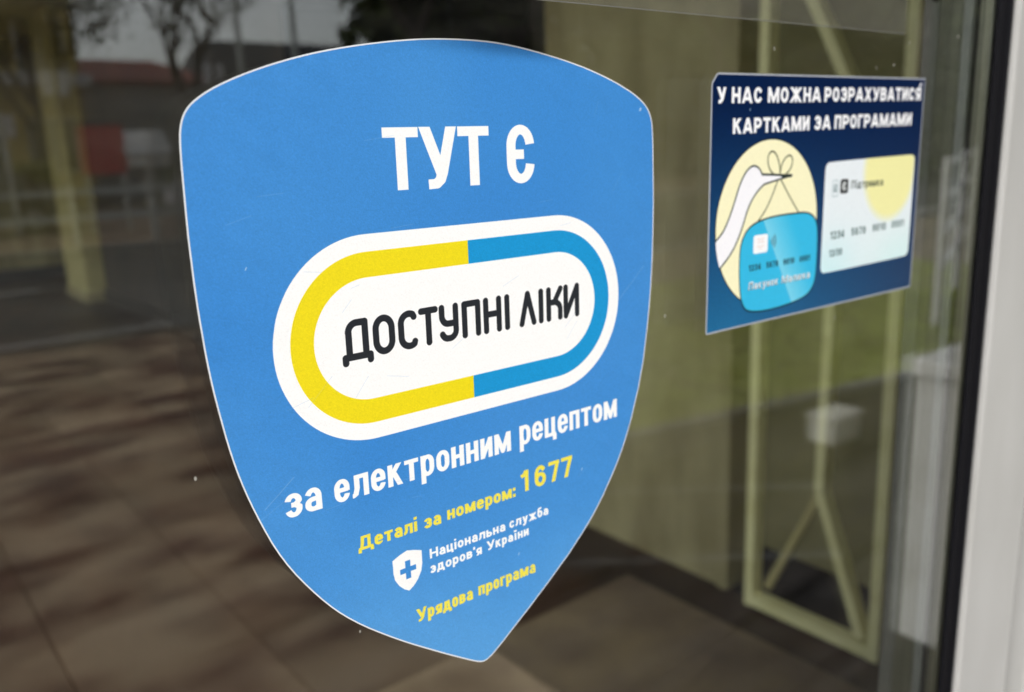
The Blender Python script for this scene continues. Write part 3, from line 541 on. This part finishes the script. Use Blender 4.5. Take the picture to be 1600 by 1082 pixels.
# dark display cabinet with a few boxes (behind the top of the shield)
cab = thing('display_cabinet', 'black display cabinet standing in the dark hallway above the shield sticker', 'cabinet', (XW - .12, 3.2, 0))
CX0, CX1, CY0, CY1 = XW - .25, XW + .10, 2.35, 3.75
for nm, q in (('side', (CX0, CX1, CY0, CY0 + .03, .0, 2.1)), ('side', (CX0, CX1, CY1 - .03, CY1, .0, 2.1)), ('back', (CX1 - .02, CX1, CY0 + .03, CY1 - .03, .0, 2.1)), ('top', (CX0, CX1, CY0, CY1, 2.1, 2.13)),
              ('shelf', (CX0, CX1 - .02, CY0 + .03, CY1 - .03, .08, .11)), ('shelf', (CX0, CX1 - .02, CY0 + .03, CY1 - .03, .6, .62)), ('shelf', (CX0, CX1 - .02, CY0 + .03, CY1 - .03, 1.1, 1.12)), ('shelf', (CX0, CX1 - .02, CY0 + .03, CY1 - .03, 1.55, 1.57))):
    b = B(); box(b, *q); part(nm, b, M['black'], cab)
for k, (yy, zz, ww, hh, mm, lb) in enumerate(((2.55, 1.57, .16, .14, M['redroof'], 'small dull red box on the top cabinet shelf, nearest the cream wall'), (3.0, 1.57, .12, .2, M['ledge'], 'grey upright carton on the top cabinet shelf between two red boxes'), (3.4, 1.57, .14, .12, M['redroof'], 'small dull red box on the top cabinet shelf, farthest from the cream wall'))):
    b = B(); box(b, CX0 + .03, CX0 + .16, yy, yy + ww, zz + .001, zz + hh, .003); tag(obj('box', b, mm), lb, 'box', 'boxes in the dark cabinet')

# ------------------------------------------------------------------ the gate, standing in the wall opening (plane x = XW)
gt = thing('folding_gate', 'cream painted metal gate with vertical bars splitting into diagonal braces', 'gate', (XW - .03, 1.0, 0))
GX = XW - .03; gy0, gy1, gtop = .775, 1.185, 2.02
def gp(name, a, c, w_=.030, d_=.045):
    b = B(); bar(b, a, c, w_, d_, up=(1, 0, 0)); return part(name, b, M['gate'], gt)
gp('post', (GX, gy0, .012), (GX, gy0, gtop)); gp('post', (GX, gy1, .012), (GX, gy1, gtop))
gp('rail', (GX, gy0 + .0151, .032), (GX, gy1 - .0151, .032), .035, .045); gp('rail', (GX, gy0 + .0151, gtop - .02), (GX, gy1 - .0151, gtop - .02), .035, .045)
for a, c in (((.815, .065), (.962, .46)), ((.962, .461), (.955, 1.12)), ((.955, 1.121), (.905, 1.50)), ((.905, 1.501), (1.0, 1.69)), ((1.0, 1.691), (1.15, 1.96))):
    gp('brace', (GX, a[0], a[1]), (GX, c[0], c[1]), .028, .042)
b = B(); bar(b, (GX + .03, .985, .43), (GX + .03, 1.15, .07), .022, .022, up=(1, 0, 0)); part('brace', b, M['pillar'], gt)  # cream brace in a darker colour that stands in for dim light
# ------------------------------------------------------------------ facade and glazed door
fc = thing('facade', 'light rendered shop front wall around the glazing', 'wall', (0, .1, 0))
for q in ((-1.86, -1.365, 0, .25, 0, 3.3), (1.021, 14, 0, .10, 0, 3.3), (-1.365, 1.02, 0, .10, 2.45, 3.3)):
    b = B(); box(b, *q); part('wall', b, M['frame'], fc)
b = B(); box(b, -1.9, 14, 3.42, 12.4, 3.3, 3.45); box(b, 1.12, 14, .0, 3.42, 3.3, 3.45); part('roof', b, M['asphalt'], fc)
b = B(); box(b, 1.12, 1.2, .26, 3.42, 3.01, 3.299); part('upstand', b, M['frame'], fc)
dr = thing('glazed_door', 'light grey framed double glazed shop door with black gasket carrying the stickers', 'door', (0, 0, 0))
X0, X1, Z0, Z1 = -1.25, 0.705, .12, 2.30
pane = B(); box(pane, X0, .7124, 0, .004, Z0, Z1); obj('outer_pane', pane, M['glass_out'], dr)
pane = B(); box(pane, X0, .7124, .015, .019, Z0, Z1); obj('inner_pane', pane, M['glass_in'], dr)
b = B(); box(b, X1, .7124, .0041, .0137, Z0, Z1); sp = obj('spacer_bar', b, M['spacer'], dr)
b = B(); box(b, X1 - .0012, .7124, .0138, .0149, Z0, Z1); obj('edge_seal', b, M['gasket'], dr)
b = B()
for k in range(420):
    z = .95 + k * .0028; box(b, X1 - .0003, X1 + .0001, .0104, .0122, z, z + .0014)
o = obj('perforation', b, M['hole'], dr); o['kind'] = 'stuff'; o['label'] = 'row of small dark holes along the spacer bar'
b = B(); box(b, .6982, .7088, -.0042, -.0002, Z0, Z1, .0012); obj('gasket', b, M['gasket'], dr)
b = B(); box(b, .7088, .7152, -.0062, -.0002, Z0, Z1, .0016); obj('gasket_lip', b, M['gasket'], dr)
b = B(); box(b, X1 - .0010, .7124, .0192, .0258, Z0, Z1, .001); obj('bead_lip', b, M['lipgrey'], dr)
b = B(); box(b, X1 + .0006, .7124, .0260, .0450, Z0, Z1, .001); obj('glazing_bead', b, M['bead'], dr)
b = B(); box(b, X1, .7124, .0452, .0570, Z0, Z1, .001); obj('bead_edge', b, M['dark_stile'], dr)
b = B(); box(b, .7153, .823, -.010, .02, .0, 2.42, .003); obj('stile', b, M['frame'], dr)
b = B(); box(b, .7127, .823, .0201, .0575, .0, 2.42, .002); obj('inner_stile', b, M['dark_stile'], dr)
b = B(); box(b, .823, .832, -.004, .07, 0, 2.42); obj('frame_groove', b, M['gasket'], dr)
fr_ = thing('door_frame', 'fixed light grey door jamb at the right edge, stepped beside the door stile', 'frame', (.9, 0, 0))
b = B(); box(b, .832, 1.02, -.024, .10, 0, 2.45, .003); part('jamb', b, M['frame'], fr_)
b = B(); box(b, -1.365, 1.02, .0, .09, 2.42, 2.449); part('head', b, M['frame'], fr_)
b = B(); box(b, X0, .7126, -.0095, .07, Z1 + .001, 2.42, .003); obj('top_rail', b, M['frame'], dr)
b = B(); box(b, X0, .7126, -.0095, .07, 0.005, Z0 - .001, .003); obj('bottom_rail', b, M['frame'], dr)
b = B(); box(b, X0 - .11, X0 - .001, -.0095, .07, 0.005, 2.42, .003); obj('stile', b, M['frame'], dr)
b = B(); tube(b, [(.672, .0300, EYE + .093), (.672, .0330, EYE + .093)], .0035, 12); tube(b, [(.672, .0241, EYE + .093), (.672, .0300, EYE + .093)], .0016, 8); obj('bead_screw', b, M['hole'], dr)

# clear tape across the top of the glass
tm = bpy.data.materials.new('clear_tape'); tm.use_nodes = True; nt = tm.node_tree; nt.nodes.remove(nt.nodes['Principled BSDF'])
t1 = nt.nodes.new('ShaderNodeBsdfTransparent'); t1.inputs[0].default_value = (.99, .99, .985, 1); t2 = nt.nodes.new('ShaderNodeBsdfDiffuse'); t2.inputs[0].default_value = (.6, .6, .56, 1)
mx = nt.nodes.new('ShaderNodeMixShader'); nz = nt.nodes.new('ShaderNodeTexNoise'); nz.inputs['Scale'].default_value = 30; mr = nt.nodes.new('ShaderNodeMapRange')
mr.inputs[3].default_value = .02; mr.inputs[4].default_value = .06; nt.links.new(nz.outputs['Fac'], mr.inputs[0]); nt.links.new(mr.outputs[0], mx.inputs[0])
nt.links.new(t1.outputs[0], mx.inputs[1]); nt.links.new(t2.outputs[0], mx.inputs[2]); nt.links.new(mx.outputs[0], nt.nodes['Material Output'].inputs[0])
tp = thing('clear_tape', 'wide strip of clear film stuck along the top of the glass', 'tape', (0, 0, EYE + .06))
b = B(); box(b, -1.2, .570, -.00025, -.0001, EYE + .0596, EYE + .16); part('film', b, tm, tp)
b = B(); box(b, -1.2, .570, -.00030, -.0001, EYE + .0591, EYE + .05955); part('film_edge', b, mat('film_edge', (.17, .17, .15), .5), tp)

# ------------------------------------------------------------------ stickers
def sheet_mesh(name, outline, step, img, ext, liftf, m, rimm, rimw, label, cat, org, rot):
    """outline in mm about org (mm in the glass plane); thin vinyl standing off the glass by liftf(u,v) mm"""
    th = .12; P = outline; n = len(P); nb = n
    cen = np.mean(np.array(P), 0)
    inner = []
    for i in range(n):
        a = np.array(P[i - 1]); c = np.array(P[(i + 1) % n]); t = c - a; t = t / np.hypot(*t); nn = np.array((t[1], -t[0]))   # outline runs clockwise -> inward normal
        inner.append(tuple(np.array(P[i]) + nn * rimw))
    pts = [Vector(q) for q in inner]; poly = inner
    def inside(x, y):
        r = False
        for i in range(n):
            (ax, ay), (bx, by) = poly[i], poly[(i + 1) % n]
            if (ay > y) != (by > y) and x < (bx - ax) * (y - ay) / (by - ay) + ax: r = not r
        return r
    A = np.array(poly)
    for x in np.arange(A[:, 0].min(), A[:, 0].max(), step):
        for y in np.arange(A[:, 1].min(), A[:, 1].max(), step):
            if inside(x, y) and np.min(np.hypot(A[:, 0] - x, A[:, 1] - y)) > step * .6: pts.append(Vector((x, y)))
    vs, es, fs, *_ = delaunay_2d_cdt(pts, [], [list(range(n))], 1, 1e-5)
    c_, s_ = math.cos(rot), math.sin(rot)
    def W(u, v, extra=0): return Vector(((org[0] + c_ * u - s_ * v) / 1000, -(0.00012 + (liftf(u, v) + extra) / 1000), EYE + (org[1] + s_ * u + c_ * v) / 1000))
    root = thing(name, label, cat, W(0, 0)); loc = Vector(root.location)
    b = B(); uvl = b.loops.layers.uv.new('UVMap'); bv = [b.verts.new(W(v.x, v.y, th) - loc) for v in vs]; uvs = [((v.x - ext[0]) / (ext[2] - ext[0]), (v.y - ext[1]) / (ext[3] - ext[1])) for v in vs]
    for f in fs:
        try: fc_ = b.faces.new([bv[k] for k in f])
        except ValueError: continue
        for lp, k in zip(fc_.loops, f): lp[uvl].uv = uvs[k]
    o = obj('printed_face', b, m, root, smooth=True)
    b = B()   # white edge: a band round the print, its side and the back of the sheet
    r0 = [b.verts.new(W(*q, th) - loc) for q in inner]; r1 = [b.verts.new(W(*q, th) - loc) for q in P]; r2 = [b.verts.new(W(*q, 0) - loc) for q in P]; r3 = [b.verts.new(W(*q, 0) - loc) for q in inner]
    for i in range(n):
        j = (i + 1) % n
        for u, v in ((r0, r1), (r1, r2), (r2, r3)): b.faces.new((u[i], u[j], v[j], v[i]))
    obj('cut_edge', b, rimm, root)
    b = B(); bv = [b.verts.new(W(v.x, v.y, 0) - loc) for v in vs]
    for f in fs: b.faces.new([bv[k] for k in f][::-1])
    obj('backing', b, M['rim'], root, smooth=True)
    return root
half = [(20, 115.2), (45, 112.0), (66, 108.0), (85, 102.6), (99, 97.2), (106.5, 93.2), (111.5, 89.3), (114.2, 84.6), (115.4, 78), (115.9, 60), (116.2, 45), (115.9, 25), (114.8, 3), (112.4, -18), (108.6, -40), (103.2, -58.5), (94.6, -80.8), (80.8, -102), (67.5, -117.5), (46, -135.3), (24, -150.8), (8, -161.6), (3.0, -164.6)]
out = [(0, 115.9)] + half + [(-.8, -165.6)] + [(-x - .8, y) for x, y in half[::-1]]
out = smooth_closed(out, 2)
def curl(u, v):
    # the upper right rim has come away from the glass and leans outwards
    e = math.sin(u * .13 + 1) * math.sin(v * .11) * math.sin((u + v) * .37); e = max(0, e) * .5 * max(0, 1 - min(abs(math.hypot(u, v * .8) - 105), 30) / 30)
    top = 116.2 - .00062 * u * u - (.0009 * max(0, abs(u) - 60) ** 2)
    d = top - v; k = math.exp(-((u - 36) / 42.0) ** 2); 
    return 4.2 * k * max(0, 1 - d / 6.0) ** 2.0 + .15 * math.exp(-((u + 40) / 50) ** 2) * max(0, 1 - d / 10) + e
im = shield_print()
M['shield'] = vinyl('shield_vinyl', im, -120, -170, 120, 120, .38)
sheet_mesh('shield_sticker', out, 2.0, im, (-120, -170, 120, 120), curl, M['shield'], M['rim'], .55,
           'large blue shield shaped sticker with a white capsule logo and peeling top edge', 'sticker', (214.75, -74.35), -0.005536)
im2 = card_print()
M['card'] = vinyl('card_vinyl', im2, -2, -4, 230, 143, .30)
W_, H_ = 226.0, 139.3
rect = [(1.2, 133.0), (1.8, 134.6), (5.4, 138.6), (7.0, 139.2)] + [(7 + k * 18.2, 139.2 + k * .1) for k in range(1, 12)] + [(226.3, 140.4), (226.6, 138)] + [(226.5 - k * .1, 138 - k * 23) for k in range(1, 6)] + [(226.0, -.6), (224.6, -1.9)] + [(224.6 - k * 18.6, -1.9 + k * .16) for k in range(1, 12)] + [(2.2, -.1), (.3, .2), (-.1, 2.2)] + [(0 + k * .2, 2 + k * 21.8) for k in range(1, 6)]
sheet_mesh('card_sticker', rect, 12.0, im2, (-2, -4, 230, 143), lambda u, v: 0.0, M['card'], M['rim_card'], .9,
           'small navy rectangular sticker showing a white stork and bank cards', 'sticker', (373.6, -107.42), -0.003269)

# ------------------------------------------------------------------ things outdoors, seen as reflections in the glass
pr = thing('parapet', 'low white painted parapet beside the entrance, reflected near the door frame', 'parapet', (2.6, -.5, 0))
b = B(); box(b, 2.28, 5.4, -.80, -.28, 0.0, .79, .01); part('wall', b, M['white'], pr)
b = B(); box(b, 2.268, 5.42, -.81, -.27, .791, .84, .006); part('coping', b, M['white'], pr)
bx = thing('meter_box', 'small white utility box on the paving, reflected just below the green lawn', 'box', (3.66, -1.84, .0))
b = B(); box(b, -.11, .11, -.07, .07, 0, .125, .012); obj('body', b, M['boxwhite'], bx)
b = B(); box(b, -.118, .118, -.078, .078, .126, .142, .005); obj('lid', b, M['boxwhite'], bx)
b = B(); box(b, -.08, .08, .0701, .076, .02, .11, .003); obj('door', b, M['boxwhite'], bx)
rl = thing('railing', 'white metal railing with level rails beside the lawn, reflected at the right', 'railing', (7.5, -3.0, 0))
for z in (.45, .7, .95, 1.2):
    b = B(); tube(b, [(6.2, -2.6, z), (11.5, -4.6, z)], .025, 8); part('rail', b, M['rail'], rl)
for k in range(4):
    x = 6.3 + k * 1.65; b = B(); tube(b, [(x, -2.64 - k * .62, 0), (x, -2.64 - k * .62, 1.24)], .03, 8); part('post', b, M['rail'], rl)

def building(name, label, loc, wdt, dep, hgt, wm, cols, rows, rz=0, z0=1.0, dz=3.1, ww=1.5, wh=1.6):
    t = thing(name, label, 'building', loc, rz); b = B(); box(b, -wdt / 2, wdt / 2, -dep, 0, -.1, hgt); obj('wall', b, wm, t)
    b = B(); box(b, -wdt / 2 - .25, wdt / 2 + .25, -dep - .25, .25, hgt + .001, hgt + .35, .02); obj('roof', b, M['ledge'], t)
    wf = None
    for i in range(cols):
        for j in range(rows):
            x = -wdt / 2 + wdt * (i + .5) / cols; z = z0 + j * dz
            if wf is None:
                b = B()
                for q in ((-ww / 2 - .08, -ww / 2, .001, .09, 0, wh), (ww / 2, ww / 2 + .08, .001, .09, 0, wh), (-ww / 2 - .08, ww / 2 + .08, .001, .09, wh, wh + .08), (-.03, .03, .001, .08, 0, wh)): box(b, *q)
                wf = obj('window', b, M['winframe'], t); b = B(); box(b, -ww / 2, ww / 2, .002, .03, 0, wh); pn = obj('pane', b, M['win'], wf); b = B(); box(b, -ww / 2 - .14, ww / 2 + .14, .001, .18, -.07, -.001); sl_ = obj('sill', b, M['winframe'], wf)
                wf.location = (x, 0, z)
            else:
                o = wf.copy(); COL.objects.link(o); o.parent = t; o.location = (x, 0, z)
                for c in (pn, sl_):
                    d = c.copy(); COL.objects.link(d); d.parent = o
    return t
bo = building('apartment_building', 'ochre building with dark windows reflected at the upper left corner', (2.2, -32, 0), 11.0, 9, 12, M['ochre'], 5, 4, z0=1.1, ww=1.3)
b = B(); box(b, -5.6, 5.6, .001, 1.1, 3.75, 4.1, .02); obj('canopy', b, M['ledge'], bo)
bp_ = building('shop_building', 'low pale kiosk building with a red roof and a dark roof reflected above the shield', (14.6, -34, 0), 19.0, 7, 4.0, M['pale'], 7, 1, z0=1.0, ww=1.5, wh=1.5)
for c in list(bp_.children):
    if c.name.startswith('roof'): bpy.data.objects.remove(c)
def pitched(par, x0, x1, z0, z1, m):
    b = B(); loft(b, [[(x0, .6, z0), (x0 + .4, -3.5, z1), (x0, -7.6, z0), (x0, -7.6, z0 - .15), (x0, .6, z0 - .15)], [(x1, .6, z0), (x1 - 1.6, -3.5, z1), (x1, -7.6, z0), (x1, -7.6, z0 - .15), (x1, .6, z0 - .15)]]); return obj('roof', b, m, par)
pitched(bp_, -9.9, -1.3, 4.15, 5.2, M['redroof']); pitched(bp_, -1.2, 9.9, 4.15, 6.1, M['darkroof'])
for x0 in (-1.0, 3.2):
    b = B(); box(b, x0, x0 + 2.4, .02, .10, 2.75, 3.5, .02); obj('sign_board', b, M['white'], bp_)
def vehicle(name, label, cat, loc, rz, L, Wd, prof, glassz, m, group=None):
    """prof: side profile list of (x, z, half-width factor); windows as side panes"""
    t = thing(name, label, cat, loc, rz, group)
    b = B(); secs = []
    for (x, zl, zh, hw) in prof:
        secs.append([(x, -hw, zl), (x, -hw * 1.0, zl + (zh - zl) * .55), (x, -hw * .86, zh - .03), (x, -hw * .7, zh), (x, hw * .7, zh), (x, hw * .86, zh - .03), (x, hw, zl + (zh - zl) * .55), (x, hw, zl)])
    loft(b, secs); obj('body', b, m, t, smooth=False)
    for s in (-1, 1):
        for (x0, x1, z0, z1, hw) in glassz:
            b = B(); loft(b, [[(x0 + (.12 if x0 < 0 else 0), s * hw * .985, z0), (x0 + .25, s * hw * .93, z1), (x0 + .25, s * (hw * .93 + .02), z1), (x0 + (.12 if x0 < 0 else 0), s * (hw * .985 + .02), z0)], [(x1, s * hw * .985, z0), (x1 - .1, s * hw * .93, z1), (x1 - .1, s * (hw * .93 + .02), z1), (x1, s * (hw * .985 + .02), z0)]]); obj('side_window', b, M['win'], t)
        b = B(); box(b, L / 2 - .06, L / 2 + .02, s * Wd * .36 - .16, s * Wd * .36 + .16, .62, .78, .02); obj('headlight', b, M['lamp'], t)
        b = B(); box(b, -L / 2 - .02, -L / 2 + .06, s * Wd * .38 - .12, s * Wd * .38 + .12, .65, .85, .02); obj('tail_light', b, M['tail'], t)
        for wx in (-L * .31, L * .31):
            b = B(); tube(b, [(wx, s * (Wd / 2 - .2), .31), (wx, s * (Wd / 2 + .01), .31)], .31, 18); wh = obj('wheel', b, M['tyre'], t)
            b = B(); tube(b, [(wx, s * (Wd / 2 + .011), .31), (wx, s * (Wd / 2 + .022), .31)], .19, 14); obj('rim', b, M['rimmetal'], wh)
    return t
def sedan(L, Wd, h=1.45):
    k = L / 4.4; w = Wd / 2
    prof = [(-2.2 * k, .35, .72, w * .8), (-2.12 * k, .28, .95, w * .95), (-1.5 * k, .22, 1.02, w), (-1.0 * k, .22, h - .06, w * .96), (-.2 * k, .22, h, w * .96), (.35 * k, .22, h - .05, w * .96), (1.0 * k, .22, .98, w), (1.9 * k, .25, .82, w * .96), (2.2 * k, .33, .66, w * .8)]
    return prof, [(-1.3 * k, -.35 * k, .98, h - .12, w), (-.3 * k, .75 * k, .98, h - .12, w)]
pf, gz = sedan(4.4, 1.78)
vehicle('parked_car', 'silver car reflected beside the left shoulder of the blue shield', 'car', (9.0, -21.3, -.02), math.radians(190), 4.4, 1.78, pf, gz, M['ledge'], 'cars parked along the far pavement')
vehicle('parked_car', 'dark car reflected at the far left below the ochre building', 'car', (2.2, -20.6, -.02), math.radians(182), 4.4, 1.78, pf, gz, M['darkpaint'], 'cars parked along the far pavement')
vehicle('parked_car', 'black car reflected along the top edge of the shield sticker', 'car', (14.6, -20.8, -.02), math.radians(176), 4.4, 1.78, pf, gz, M['darkpaint'], 'cars parked along the far pavement')
ad = thing('advertising_panel', 'plain red street panel on two posts reflected beside the pale pillar', 'panel', (4.72, -18.6, -.02))
b = B(); box(b, -.42, .42, -.06, .06, 1.15, 2.1, .02); obj('panel', b, M['redpaint'], ad); b = B(); box(b, -.45, .45, -.08, .08, 2.101, 2.16, .01); obj('cap', b, M['darkpaint'], ad)
for x0 in (-.34, .34):
    b = B(); box(b, x0 - .03, x0 + .03, -.04, .04, 0, 1.149); obj('post', b, M['pole'], ad)
sg = thing('glint_box', 'white box with a sloped lid, added for a bright glint right of the red panel', 'cabinet', (5.55, -18.6, -.02))  # made-up box; its sloped white lid stands in for a windscreen glint
b = B(); box(b, -.42, .42, -.3, .3, 1.25, 1.50, .02); obj('box', b, M['white'], sg); b = B(); loft(b, [[(x0, .36, 1.51), (x0, -.34, 2.0), (x0, -.34, 1.51)] for x0 in (-.46, .46)]); obj('lid', b, M['rail'], sg); b = B(); box(b, -.06, .06, -.06, .06, 0, 1.249); obj('post', b, M['pole'], sg)
def tree(label, x, y, h, spread, nl, seed, ls=1.0):
    rg = random.Random(seed); t = thing('street_tree', label, 'tree', (x, y, -.02), 0, 'trees along the street'); b = B(); tips = []
    def grow(p, d, L, r, lev):
        q = [p]; cur = Vector(p); dd = Vector(d)
        for k in range(3):
            dd = (dd + Vector((rg.uniform(-.16, .16), rg.uniform(-.16, .16), rg.uniform(-.03, .12)))).normalized(); cur = cur + dd * L / 3; q.append(cur.copy())
        tube(b, q, [r, r * .88, r * .76, r * .62], 7 if lev < 2 else 5)
        if lev >= 2: tips.extend(q[1:])
        if lev < 4:
            for k in range(3 if lev else 4):
                a = rg.uniform(0, 6.28); e = rg.uniform(.45, .95) * spread; nd = (dd + Vector((math.cos(a) * e, math.sin(a) * e, rg.uniform(-.1, .3)))).normalized()
                grow(q[rg.choice((2, 3, 3))], nd, L * rg.uniform(.55, .75), r * .55, lev + 1)
    grow(Vector((0, 0, 0)), (0, 0, 1), h * .4, h * .022, 0)
    obj('trunk', b, M['bark'], t)
    b = B()
    for k in range(nl):
        c = rg.choice(tips) + Vector((rg.gauss(0, .28), rg.gauss(0, .28), rg.gauss(0, .25))); s = rg.uniform(.05, .12) * ls
        n1 = Vector((rg.gauss(0, 1), rg.gauss(0, 1), rg.gauss(0, 1))).normalized(); n2 = n1.cross(Vector((rg.gauss(0, 1), rg.gauss(0, 1), 1))).normalized()
        b.faces.new([b.verts.new(c + v_) for v_ in (n1 * s, n2 * s * .6, -n1 * s, -n2 * s * .6)])
    obj('crown', b, M['leaf'], t); return t
tree('sparse tree reflected at the far left edge against the ochre building', 0.6, -17.2, 6.5, .9, 1500, 3)
tree('thin tree reflected just left of the shield against the pale sky', 4.9, -26.0, 7.0, .8, 2600, 5, 1.0)
tree('bare branched tree reflected above the upper left shoulder of the shield', 9.9, -27.5, 9.0, .9, 2600, 8, 1.0)
tree('dark leafy tree reflected above the top centre of the shield', 11.3, -16.8, 9.5, 1.1, 15000, 11, 2.4)
tree('dark leafy tree reflected above the top right shoulder of the shield', 14.6, -16.9, 9.5, 1.1, 15000, 12, 2.4)
tree('dark leafy tree reflected between the shield and the card sticker', 21.0, -16.0, 10.0, 1.1, 12000, 13, 2.0)
tree('broad leafy tree reflected above the card sticker', 17.5, -8.8, 9.5, 1.1, 9000, 17)
tree('tall leafy tree reflected beside the door frame', 22.0, -7.4, 9.5, 1.1, 9000, 19)
def post(x, y, lb):
    t = thing('lamp_post', lb, 'lamp post', (x, y, -.02), 0, 'lamp posts on the far pavement')
    b = B(); tube(b, [(0, 0, 0), (0, 0, 5.2)], [.075, .05], 10); obj('pole', b, M['pole'], t)
    b = B(); tube(b, [(0, 0, 5.1), (0, .3, 5.35), (0, .8, 5.4)], .035, 8); obj('arm', b, M['pole'], t)
    b = B(); box(b, -.12, .12, .7, 1.2, 5.33, 5.43, .03); obj('lamp_head', b, M['pole'], t)
    b = B(); tube(b, [(0, 0, 0), (0, 0, .35)], .11, 10); obj('base', b, M['pole'], t)
post(6.95, -16.6, 'pale lamp post reflected left of the dark awning'); post(8.1, -16.6, 'pale lamp post reflected in front of the dark awning')
rg = random.Random(41)
def shrub(label, x, y, r, h, n, m):
    b = B()
    for k in range(n):
        a = rg.uniform(0, 6.28); e = rg.uniform(0, 1) ** .5; zz = rg.uniform(0, 1); c = Vector((math.cos(a) * e * r * (1 - zz * .5), math.sin(a) * e * r * (1 - zz * .5), zz * h)); q = rg.uniform(.06, .14)
        n1 = Vector((rg.gauss(0, 1), rg.gauss(0, 1), rg.gauss(0, 1))).normalized(); n2 = n1.cross(Vector((rg.gauss(0, 1), rg.gauss(0, 1), 1))).normalized()
        b.faces.new([b.verts.new(c + v_) for v_ in (n1 * q, n2 * q * .6, -n1 * q, -n2 * q * .6)])
    t = thing('shrub', label, 'shrub', (x, y, -.02), 0, 'shrubs across the street'); obj('foliage', b, m, t)
    b = B(); tube(b, [(0, 0, 0), (0, 0, h * .6)], .03, 6); obj('stem', b, M['bark'], t)
M['leaf_bright'] = mat('leaf_bright', (0.22, 0.26, 0.05), 0.6, noise=(2, (0.30, 0.26, 0.07), 3, .4, .7))
shrub('yellow green shrub reflected at the left edge under the ochre building', 2.9, -24.5, 1.0, 1.7, 1800, M['leaf_bright'])
shrub('round green shrub reflected between the pillar and the red panel', 4.4, -24.0, .9, 1.4, 1500, M['leaf_bright'])
shrub('low bright shrub reflected behind the silver car', 8.6, -25.5, 1.2, 1.5, 1800, M['leaf_bright'])
gr = thing('guard_rail', 'pale two bar street railing reflected across the road at the left', 'railing', (6, -15.9, 0))
for z in (.42, .85):
    b = B(); box(b, .8, 11.5, -15.93, -15.87, z, z + .10); part('rail', b, M['pole'], gr)
for q in range(9):
    b = B(); box(b, .8 + q * 1.3, .88 + q * 1.3, -15.865, -15.80, 0.0, 1.0); part('post', b, M['pole'], gr)
for k_, (x, y, h, c_) in enumerate(((1.0, -17.8, 2.6, 'pole'), (3.9, -17.9, 3.1, 'bark'), (7.3, -19.0, 3.4, 'bark'), (3.2, -19.6, 2.4, 'pole'))):
    t = thing('street_pole', ('slim grey pole reflected at the far left edge', 'slim dark pole reflected left of the red panel', 'slim dark pole reflected right of the white lid', 'slim grey pole reflected just right of the pillar base')[k_], 'pole', (x, y, 0), 0)
    b = B(); tube(b, [(0, 0, 0), (0, 0, h)], [.06, .045], 8); obj('shaft', b, M[c_], t); b = B(); box(b, -.22, .22, -.02, .02, h - .5, h - .06, .01); obj('plate', b, M['ledge'], t)
# far wood closing the street on the right
rg = random.Random(23); b = B()
for k in range(60000):
    x = rg.uniform(17.5, 75); y = rg.uniform(-34, -6) if x > 25 else rg.uniform(-36, -28); z = rg.uniform(0, 1) ** .8 * (9.5 + 2 * math.sin(x * .35) + 1.2 * math.sin(x * 1.1)); c = Vector((x, y * (1 if x > 30 else .9), z)); s = rg.uniform(.2, .5)
    n1 = Vector((rg.gauss(0, 1), rg.gauss(0, 1), rg.gauss(0, 1))).normalized(); n2 = n1.cross(Vector((rg.gauss(0, 1), rg.gauss(0, 1), 1))).normalized()
    b.faces.new([b.verts.new(c + v_) for v_ in (n1 * s, n2 * s * .6, -n1 * s, -n2 * s * .6)])
o = obj('far_trees', b, M['leaf']); o['kind'] = 'stuff'; o['label'] = 'mass of trees closing the street at the right'
